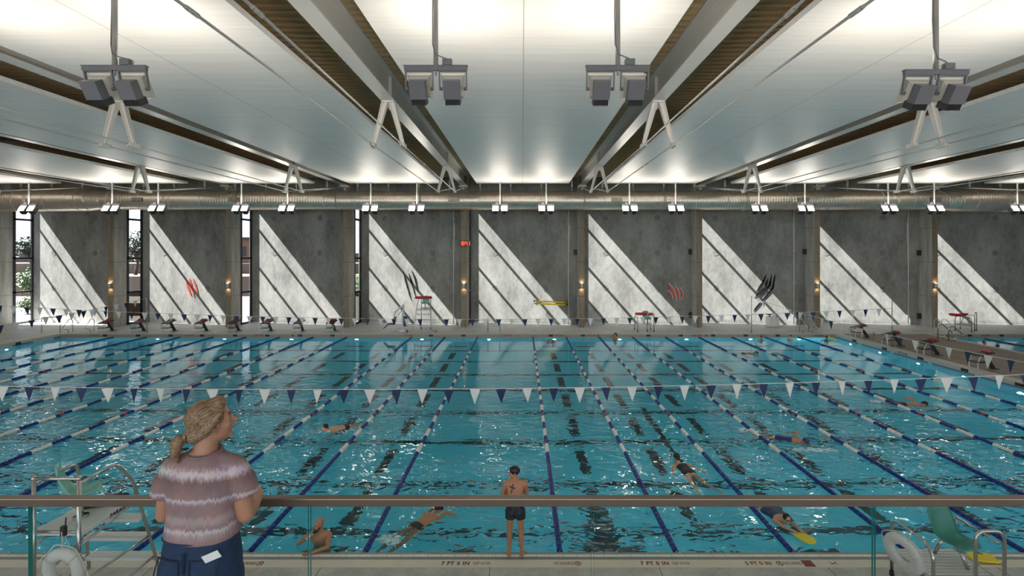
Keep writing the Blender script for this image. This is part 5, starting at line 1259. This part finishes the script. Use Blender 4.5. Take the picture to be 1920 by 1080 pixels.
# --- the bearded man in the water at the near wall -----------------------------
bm_ = thing('person', 'bearded bald man in the water at the near edge with a bottle at his mouth', 'person', (-3.93, 9.42, 0.0))
R = V((-1, 0.12, 0)).normalized(); P, Nk = V((0, .10, -.34)), V((0, 0, .215))
mb = MB(); torso(mb, P, Nk, R, MALE, 1.0)
hc, hf, hu = V((0.0, -.03, .385)), V((-.62, -.78, -.08)), V((0, 0, 1))
g = head(mb, hc, hf, hu, 1.0, Nk+V((0, 0, -.02)))
arm(mb, V((-.185, 0, .165)), V((-.395, -.06, .03)), V((-.205, -.17, .185)), 1.0, 1, V((.75, -.15, .5)), V((.3, .9, -.2)), 1.1)
arm(mb, V((.185, -.01, .165)), V((.255, -.27, .092)), V((.02, -.43, .085)), 1.0, -1, V((-1, -.08, -.02)), V((0, 0, -1)), 0.3)
for s_ in (-1, 1):
    mb.chain([V((s_*.06, 0, .20)), V((s_*.18, 0, .165))], [.062, .060], 14)
    leg(mb, V((s_*.09, .11, -.40)), V((s_*.10, .05, -.80)), V((s_*.11, .18, -1.20)), (0, -1, 0), 1.0)
mesh_obj('body', remeshed(mb, 0.0095, 3), ['skin_tan', 'skin_tan', 'eye', 'lip', 'brow'], bm_, face_pick(g, 1.0))
mb = MB(); f = hf.normalized(); u = V((0, 0, 1)); r = f.cross(u).normalized()
gb = lambda x, y, z: hc+r*x+f*y+u*z
mb.chain([gb(-.066, .02, -.03), gb(-.045, .06, -.085), gb(0, .082, -.108), gb(.045, .06, -.085), gb(.066, .02, -.03)], [.014, .022, .028, .022, .014], 10)
mb.chain([gb(-.03, .088, -.058), gb(0, .102, -.040), gb(.03, .088, -.058)], [.009, .009, .009], 8)
mesh_obj('beard', remeshed(mb, 0.008, 1), ['hair_dark'], bm_)
t = thing('drink_bottle', 'small clear drink bottle held at the mouth of the bearded man', 'bottle', (-4.03, 9.27, .255), 0)
MB().cyl((0.03, -.01, .03), (-.07, -.03, -.07), .024, .026, n=12).build('body', 'white_plastic', t); MB().cyl((.03, -.01, .03), (.046, -.006, .046), .014, n=10).build('cap', 'black', t)

# --- swimmers ---------------------------------------------------------------
def swimmer(label, hx, hy, h, pose, s=1.0, sex='m', skin='skin_pale', suit='suit_dark', cap='hair_dark', z=0.0, face=None, voxel=0.016, board=None):
    """prone in the water; (hx, hy) is where the head shows, h the heading"""
    h = V((h[0], h[1], 0)).normalized(); R_ = V((h.y, -h.x, 0)); U = V((0, 0, 1))
    t = thing('person', label, 'person', (hx, hy, z))
    lift = 0.0 if pose != 'board' else 0.02
    Nk_ = -h*0.17*s+U*(-0.045+lift); P_ = Nk_-h*0.52*s+U*(-0.035)
    prof = MALE if sex == 'm' else FEMALE
    mb = MB(); torso(mb, P_, Nk_, R_, prof, s)
    if face is None: hf_, hu_, hc_ = (h*0.35-U*0.9), h+U*0.2, U*0.015*s
    else: hf_, hu_, hc_ = V(face[0]), V(face[1]), U*face[2]*s
    g_ = head(mb, hc_, hf_, hu_, s, Nk_+h*0.02)
    for sd in (-1, 1):
        S_ = Nk_+R_*sd*0.175*s-h*0.05*s
        mb.chain([Nk_+R_*sd*.05*s-h*.03*s, S_], [.06*s, .058*s], 12)
        if pose == 'free' and sd > 0: E, W_ = S_+R_*.17*s+U*.20*s+h*.02, S_+R_*.24*s+h*.25*s+U*.06
        elif pose == 'freeL' and sd < 0: E, W_ = S_-R_*.17*s+U*.20*s-h*.03, S_-R_*.26*s-h*.22*s+U*.10
        elif pose == 'breast': E, W_ = S_+R_*sd*.20*s+h*.10*s-U*.03, S_+R_*sd*.30*s+h*.28*s-U*.06
        elif pose == 'back_arms': E, W_ = S_+R_*sd*.14*s-h*.20*s, S_+R_*sd*.22*s-h*.42*s-U*.03
        elif pose == 'board': E, W_ = S_+h*.28*s-R_*sd*.02+U*.015, S_+h*.50*s-R_*sd*.07*s+U*.045
        else: E, W_ = S_+h*.28*s, S_+h*.54*s-U*.03
        arm(mb, S_, E, W_, s, sd, None, (0, 0, -1), 0.3)
        Hp = P_+R_*sd*.085*s-h*.03*s
        sp = 0.10 if pose in ('breast', 'back_arms') else 0.02
        K = Hp-h*.42*s+R_*sd*sp-U*(.06+.03*sd); A_ = K-h*.42*s+R_*sd*sp*0.6-U*(.02-.05*sd)
        leg(mb, Hp, K, A_, -h*0.9-U*.3, s)
    mesh_obj('body', remeshed(mb, voxel, 2), [skin, skin, 'eye', 'lip', 'brow'], t, face_pick(g_, s))
    sb = MB()
    if sex == 'm': torso(sb, P_, Nk_, R_, prof, s, 0.012, -0.2, 0.2)
    else: torso(sb, P_, Nk_, R_, prof, s, 0.010, -0.2, 0.80)
    mesh_obj('swimsuit', remeshed(sb, voxel, 1), [suit], t)
    f_ = hf_.normalized(); u_ = (hu_-f_*hu_.dot(f_)).normalized(); r_ = f_.cross(u_)
    cb = MB(); cb.ellipsoid(hc_+(u_*.040-f_*.022)*s, r_*.084*s, f_*.096*s, u_*.088*s, 18, 12)
    if cap == 'hair_dark': cb.ellipsoid(hc_+(-f_*.075-u_*.02)*s, r_*.062*s, f_*.045*s, u_*.06*s, 12, 8)
    mesh_obj('swim_cap' if cap != 'hair_dark' else 'hair', remeshed(cb, voxel*0.75, 1), [cap], t)
    if face is not None and board is not None:
        gm = MB()
        for x in (-.032, .032): gm.ellipsoid(hc_+(r_*x+f_*.092+u_*.006)*s, r_*.024*s, f_*.012*s, u_*.017*s, 10, 8)
        gm.torus(hc_+u_*.012*s, r_, f_, .088*s, .005, 24, 6); gm.build('goggles', 'rubber', t)
    return t
def splash(label, x, y, rx, ry, n, hmax=0.05, seed=1):
    rnd = random.Random(seed); mb = MB()
    for i in range(n):
        a = rnd.uniform(0, 2*PI); q = math.sqrt(rnd.random()); r_ = rnd.uniform(.012, .05)
        mb.ellipsoid(V((rx*q*math.cos(a), ry*q*math.sin(a), 0.004)), V((r_*1.6, 0, 0)), V((0, r_, 0)), V((0, 0, rnd.uniform(.008, hmax)*(1.1-q))), 8, 6)
    o = mb.build('splash', 'splash', loc=(x, y, 0)); o['kind'] = 'stuff'; o['label'] = label; o['category'] = 'splash'
    return o
swimmer('tanned swimmer in dark trunks doing front crawl between bearded man and standing man', -1.83, 10.62, (0.62, 1.0), 'free', 1.02, 'm', 'skin_tan', 'suit_dark')
splash('white kick splash behind the tanned front crawl swimmer', -2.60, 9.55, 0.22, 0.2, 26, 0.07, 2)
splash('white splash round the arms of the tanned front crawl swimmer', -1.5, 10.8, 0.35, 0.25, 22, 0.03, 12)
p = ground(609, 806, 0.05); swimmer('swimmer coming up for breath in the lane beyond the woman at the railing', p.x, p.y, (-0.75, -0.6), 'breast', 1.0, 'm', 'skin_pale', 'suit_dark', 'hair_dark', 0.02, ((-.6, -.75, -.1), (0, 0, 1), .09))
splash('pale wash round the swimmer beyond the woman', p.x+0.2, p.y+0.1, 0.7, 0.3, 34, 0.03, 3)
p = ground(1268, 862, 0.05); swimmer('swimmer with dark hair and dark suit doing breaststroke away from the kickboard lane', p.x, p.y, (-0.18, 1.0), 'back_arms', 1.0, 'f', 'skin_pale', 'suit_dark', 'hair_dark', 0.03, ((-.25, 1, -.1), (0, 0, 1), .09))
p = ground(1508, 826, 0.05); swimmer('front crawl swimmer in blue suit heading towards the teal chair', p.x, p.y, (0.80, -0.6), 'freeL', 1.0, 'f', 'skin_tan', 'suit_blue', 'suit_blue', 0.0)
splash('white wash below the blue suit swimmer', p.x-0.1, p.y-0.55, 0.8, 0.16, 50, 0.035, 4); splash('white kick splash behind the blue suit swimmer', p.x-1.3, p.y+0.95, 0.25, 0.2, 20, 0.05, 14)
p = ground(1733, 757, 0.04); swimmer('front crawl swimmer with one arm raised near the brown deck', p.x, p.y, (1.0, -0.25), 'freeL', 1.0, 'm', 'skin_tan', 'suit_dark')
splash('white kick splash behind the arm raising swimmer', p.x-1.5, p.y+0.4, 0.3, 0.15, 20, 0.05, 5)
p = ground(1418, 662, 0.04); swimmer('distant swimmer lying low in the water under the black claw slashes', p.x, p.y, (1.0, -0.2), 'free', 1.0, 'm', 'skin_tan', 'suit_dark', voxel=0.025)
p = ground(1037, 641, 0.04); swimmer('distant swimmer with dark hair near the far wall at the lane ropes in the middle', p.x, p.y-0.3, (0.3, -1.0), 'breast', 1.0, 'm', 'skin_tan', 'suit_dark', 'hair_dark', 0.02, ((.1, -1, 0), (0, 0, 1), .09), voxel=0.025)
kx, ky = 5.46, 10.02
swimmer('child with goggles and black cap holding a yellow kickboard, facing the near edge', kx, ky, (0.16, -1.0), 'board', 0.86, 'f', 'skin_pale', 'suit_blue', 'cap_black', 0.04, ((0.05, -1, -.05), (0, 0, 1), .115), voxel=0.010, board=True)
kb2 = kickboard('yellow kickboard held by the child in black cap', (kx+0.085, ky-0.50, 0.026), PI-0.0+0.16, 0.95); kb2.rotation_euler = (0.10, 0, PI+0.16)
splash('pale wash behind the kickboard child', kx-0.25, ky+0.9, 0.35, 0.4, 24, 0.03, 8)

def wader(label, loc, face, s=1.0, skin='skin_tan', arms_up=False, up=0.0):
    """someone upright in the water with head and shoulders out"""
    t = thing('person', label, 'person', (loc[0], loc[1], up))
    f_ = V((face[0], face[1], 0)).normalized(); R_ = V((f_.y, -f_.x, 0))
    P_, Nk_ = V((0, 0, -.50)), V((0, 0, .03)); mb = MB(); torso(mb, P_, Nk_, R_, MALE, s)
    hc_ = V((0, 0, .175))+f_*.02; g_ = head(mb, hc_, f_, V((0, 0, 1)), s, Nk_)
    for sd in (-1, 1):
        S_ = R_*sd*.18*s+V((0, 0, -.02)); mb.chain([V((0, 0, 0))+R_*sd*.05, S_], [.06, .058], 12)
        E = S_+R_*sd*.10+V((0, 0, -.22 if not arms_up else -.05))+f_*(.05 if not arms_up else .15); W_ = E+f_*.22-R_*sd*.06+V((0, 0, .06))
        arm(mb, S_, E, W_, s, sd, None, (0, 0, -1))
        leg(mb, R_*sd*.09+V((0, 0, -.52)), R_*sd*.1+V((0, 0, -.88))+f_*.15, R_*sd*.1+V((0, 0, -1.2)), f_, s)
    mesh_obj('body', remeshed(mb, 0.02, 2), [skin, skin, 'eye', 'lip', 'brow'], t, face_pick(g_, s))
    cb = MB(); cb.ellipsoid(hc_+(V((0, 0, 1))*.045-f_*.022)*s, R_*.084*s, f_*.096*s, V((0, 0, .088))*s, 16, 10)
    mesh_obj('hair', remeshed(cb, 0.016, 1), ['hair_dark'], t)
    return t
def wx(px, Y): return ((px-VX)*Y/F_PX, Y)
wader('swimmer upright at the far wall below the mint low chair', wx(1154, 31.5), (-1, -0.4), 1.0, 'skin_tan', False, 0.10)
wader('dark haired swimmer at the far wall beneath the pennant pole by the black claw slashes', wx(1427, 31.3), (-1, -0.2), 0.9, 'skin_tan', False, -0.02)
wader('swimmer with bare shoulders at the far wall by the bright corner grab rails', wx(1482, 31.3), (-0.8, -0.5), 0.95, 'skin_pale', True, 0.0)
wader('swimmer in the far corner beside the brown deck leaning on a yellow kickboard', wx(1550, 31.0), (-0.7, -0.7), 0.95, 'skin_dark', True, 0.0)
kickboard('yellow kickboard behind the swimmer in the far corner', wx(1560, 31.15)+(0.08,), 0.9, 1.3, 0.35)
wader('red faced swimmer beside the black lane rope of the second pool', wx(1845, 29.4), (0.2, -1), 0.95, 'skin_tan', False, -0.03)
wader('dark haired swimmer of the second pool, nearer to the brown deck', wx(1871, 28.4), (0.5, 0.8), 0.9, 'skin_dark', False, -0.06)

# ------------------------------------------------------------------ the world outside the tall windows
struct(MB().box(-160, 45, 37.95, 160, -0.3, 0.15).build('ground', 'earth'))
for i, (Y, z0, z1) in enumerate(((60, 0.1, 2.6), (68, 0.1, 4.0), (78, 0.1, 5.4))):
    tag(MB().box(-150, -12, 0, 7.5 if i < 2 else 40, z0, z1).build('stone_wall', 'stone', loc=(0, Y, 0)), ['low brown stone terrace wall outside the windows', 'middle brown stone terrace wall outside the windows', 'highest brown stone terrace wall outside the windows'][i], 'wall')
def tree(label, loc, h, crown, mat, seed, low=0.35):
    rnd = random.Random(seed); t = thing('tree', label, 'tree', loc, 0, 'trees outside the windows')
    tr = MB(); tr.tube([(0, 0, 0.0), (0.05*h, 0, h*.25), (0.02*h, 0.02*h, h*.5)], [.035*h, .028*h, .018*h], 8)
    for i in range(5):
        a = i*1.3; tr.tube([(0.03*h, 0, h*.38), (math.cos(a)*crown*.6, math.sin(a)*crown*.6, h*.7)], [.014*h, .006*h], 6)
    tr.build('trunk', 'bark', t)
    cr = MB()
    for i in range(1100):
        th = rnd.uniform(0, 2*PI); q = rnd.random()**.4; ph = rnd.uniform(-1, 1); cz = h*(low+(1-low)/2); rz_ = h*(1-low)/2
        wob = 0.78+0.25*math.sin(3*th+seed)*math.cos(4*ph)
        c = V((crown*q*wob*math.sqrt(1-ph*ph)*math.cos(th), crown*q*wob*math.sqrt(1-ph*ph)*math.sin(th), cz+rz_*q*ph*wob))
        d1 = V((rnd.gauss(0, 1), rnd.gauss(0, 1), rnd.gauss(0, .6))).normalized(); d2 = d1.orthogonal().normalized(); L = crown*rnd.uniform(.06, .12)
        cr.add([c-d1*L, c+d2*L*.45, c+d1*L, c-d2*L*.45], [(0, 1, 2, 3)])
    o = cr.build('foliage', mat, t); o['kind'] = 'stuff'
    return t
def tp(px, Y, z): return ((px-VX)*Y/F_PX, Y, z)
tree('light green leaning tree close outside the first window by the pale curb', tp(58, 47, 0.15), 4.2, 1.5, 'leaf_light', 3, 0.30)
tree('light green bush outside the first window by the pale curb', tp(52, 43, 0.15), 1.6, 0.9, 'leaf_light', 4, 0.05)
tree('dark green tree on the terrace beyond the first window', tp(58, 71, 4.0), 4.0, 2.6, 'leaf_dark', 5, 0.10)
tree('tall dark green tree on the terrace beyond the second window', tp(254, 64, 2.6), 6.2, 1.9, 'leaf_dark', 6, 0.25)
tree('small dark shrub tree on the terrace beyond the second window', tp(266, 72, 4.0), 2.0, 1.3, 'leaf_dark', 7, 0.05)
tree('thin yellow green tree outside the fourth window', tp(676, 50, 0.15), 3.6, 0.9, 'leaf_light', 8, 0.3)
hs = thing('house', 'tan stone house beyond the third window', 'house', tp(466, 72, 4.0))
MB().box(-3.0, 3.0, -1.5, 2, 0, 3.4).build('wall', 'house', hs); MB().box(-3.3, 3.3, -1.8, 2.2, 3.4, 3.75).build('roof', 'bark', hs)
for x in (-1.8, 0.1, 1.7): MB().box(x-0.4, x+0.4, -1.56, -1.4, 1.0, 2.4).build('window', 'frame', hs)
tag(MB().box(-1, 1, -0.3, 0.3, 0, 1.1).build('utility_box', 'house', loc=tp(257, 42, 0.15)), 'low tan utility box outside the second window', 'utility box')
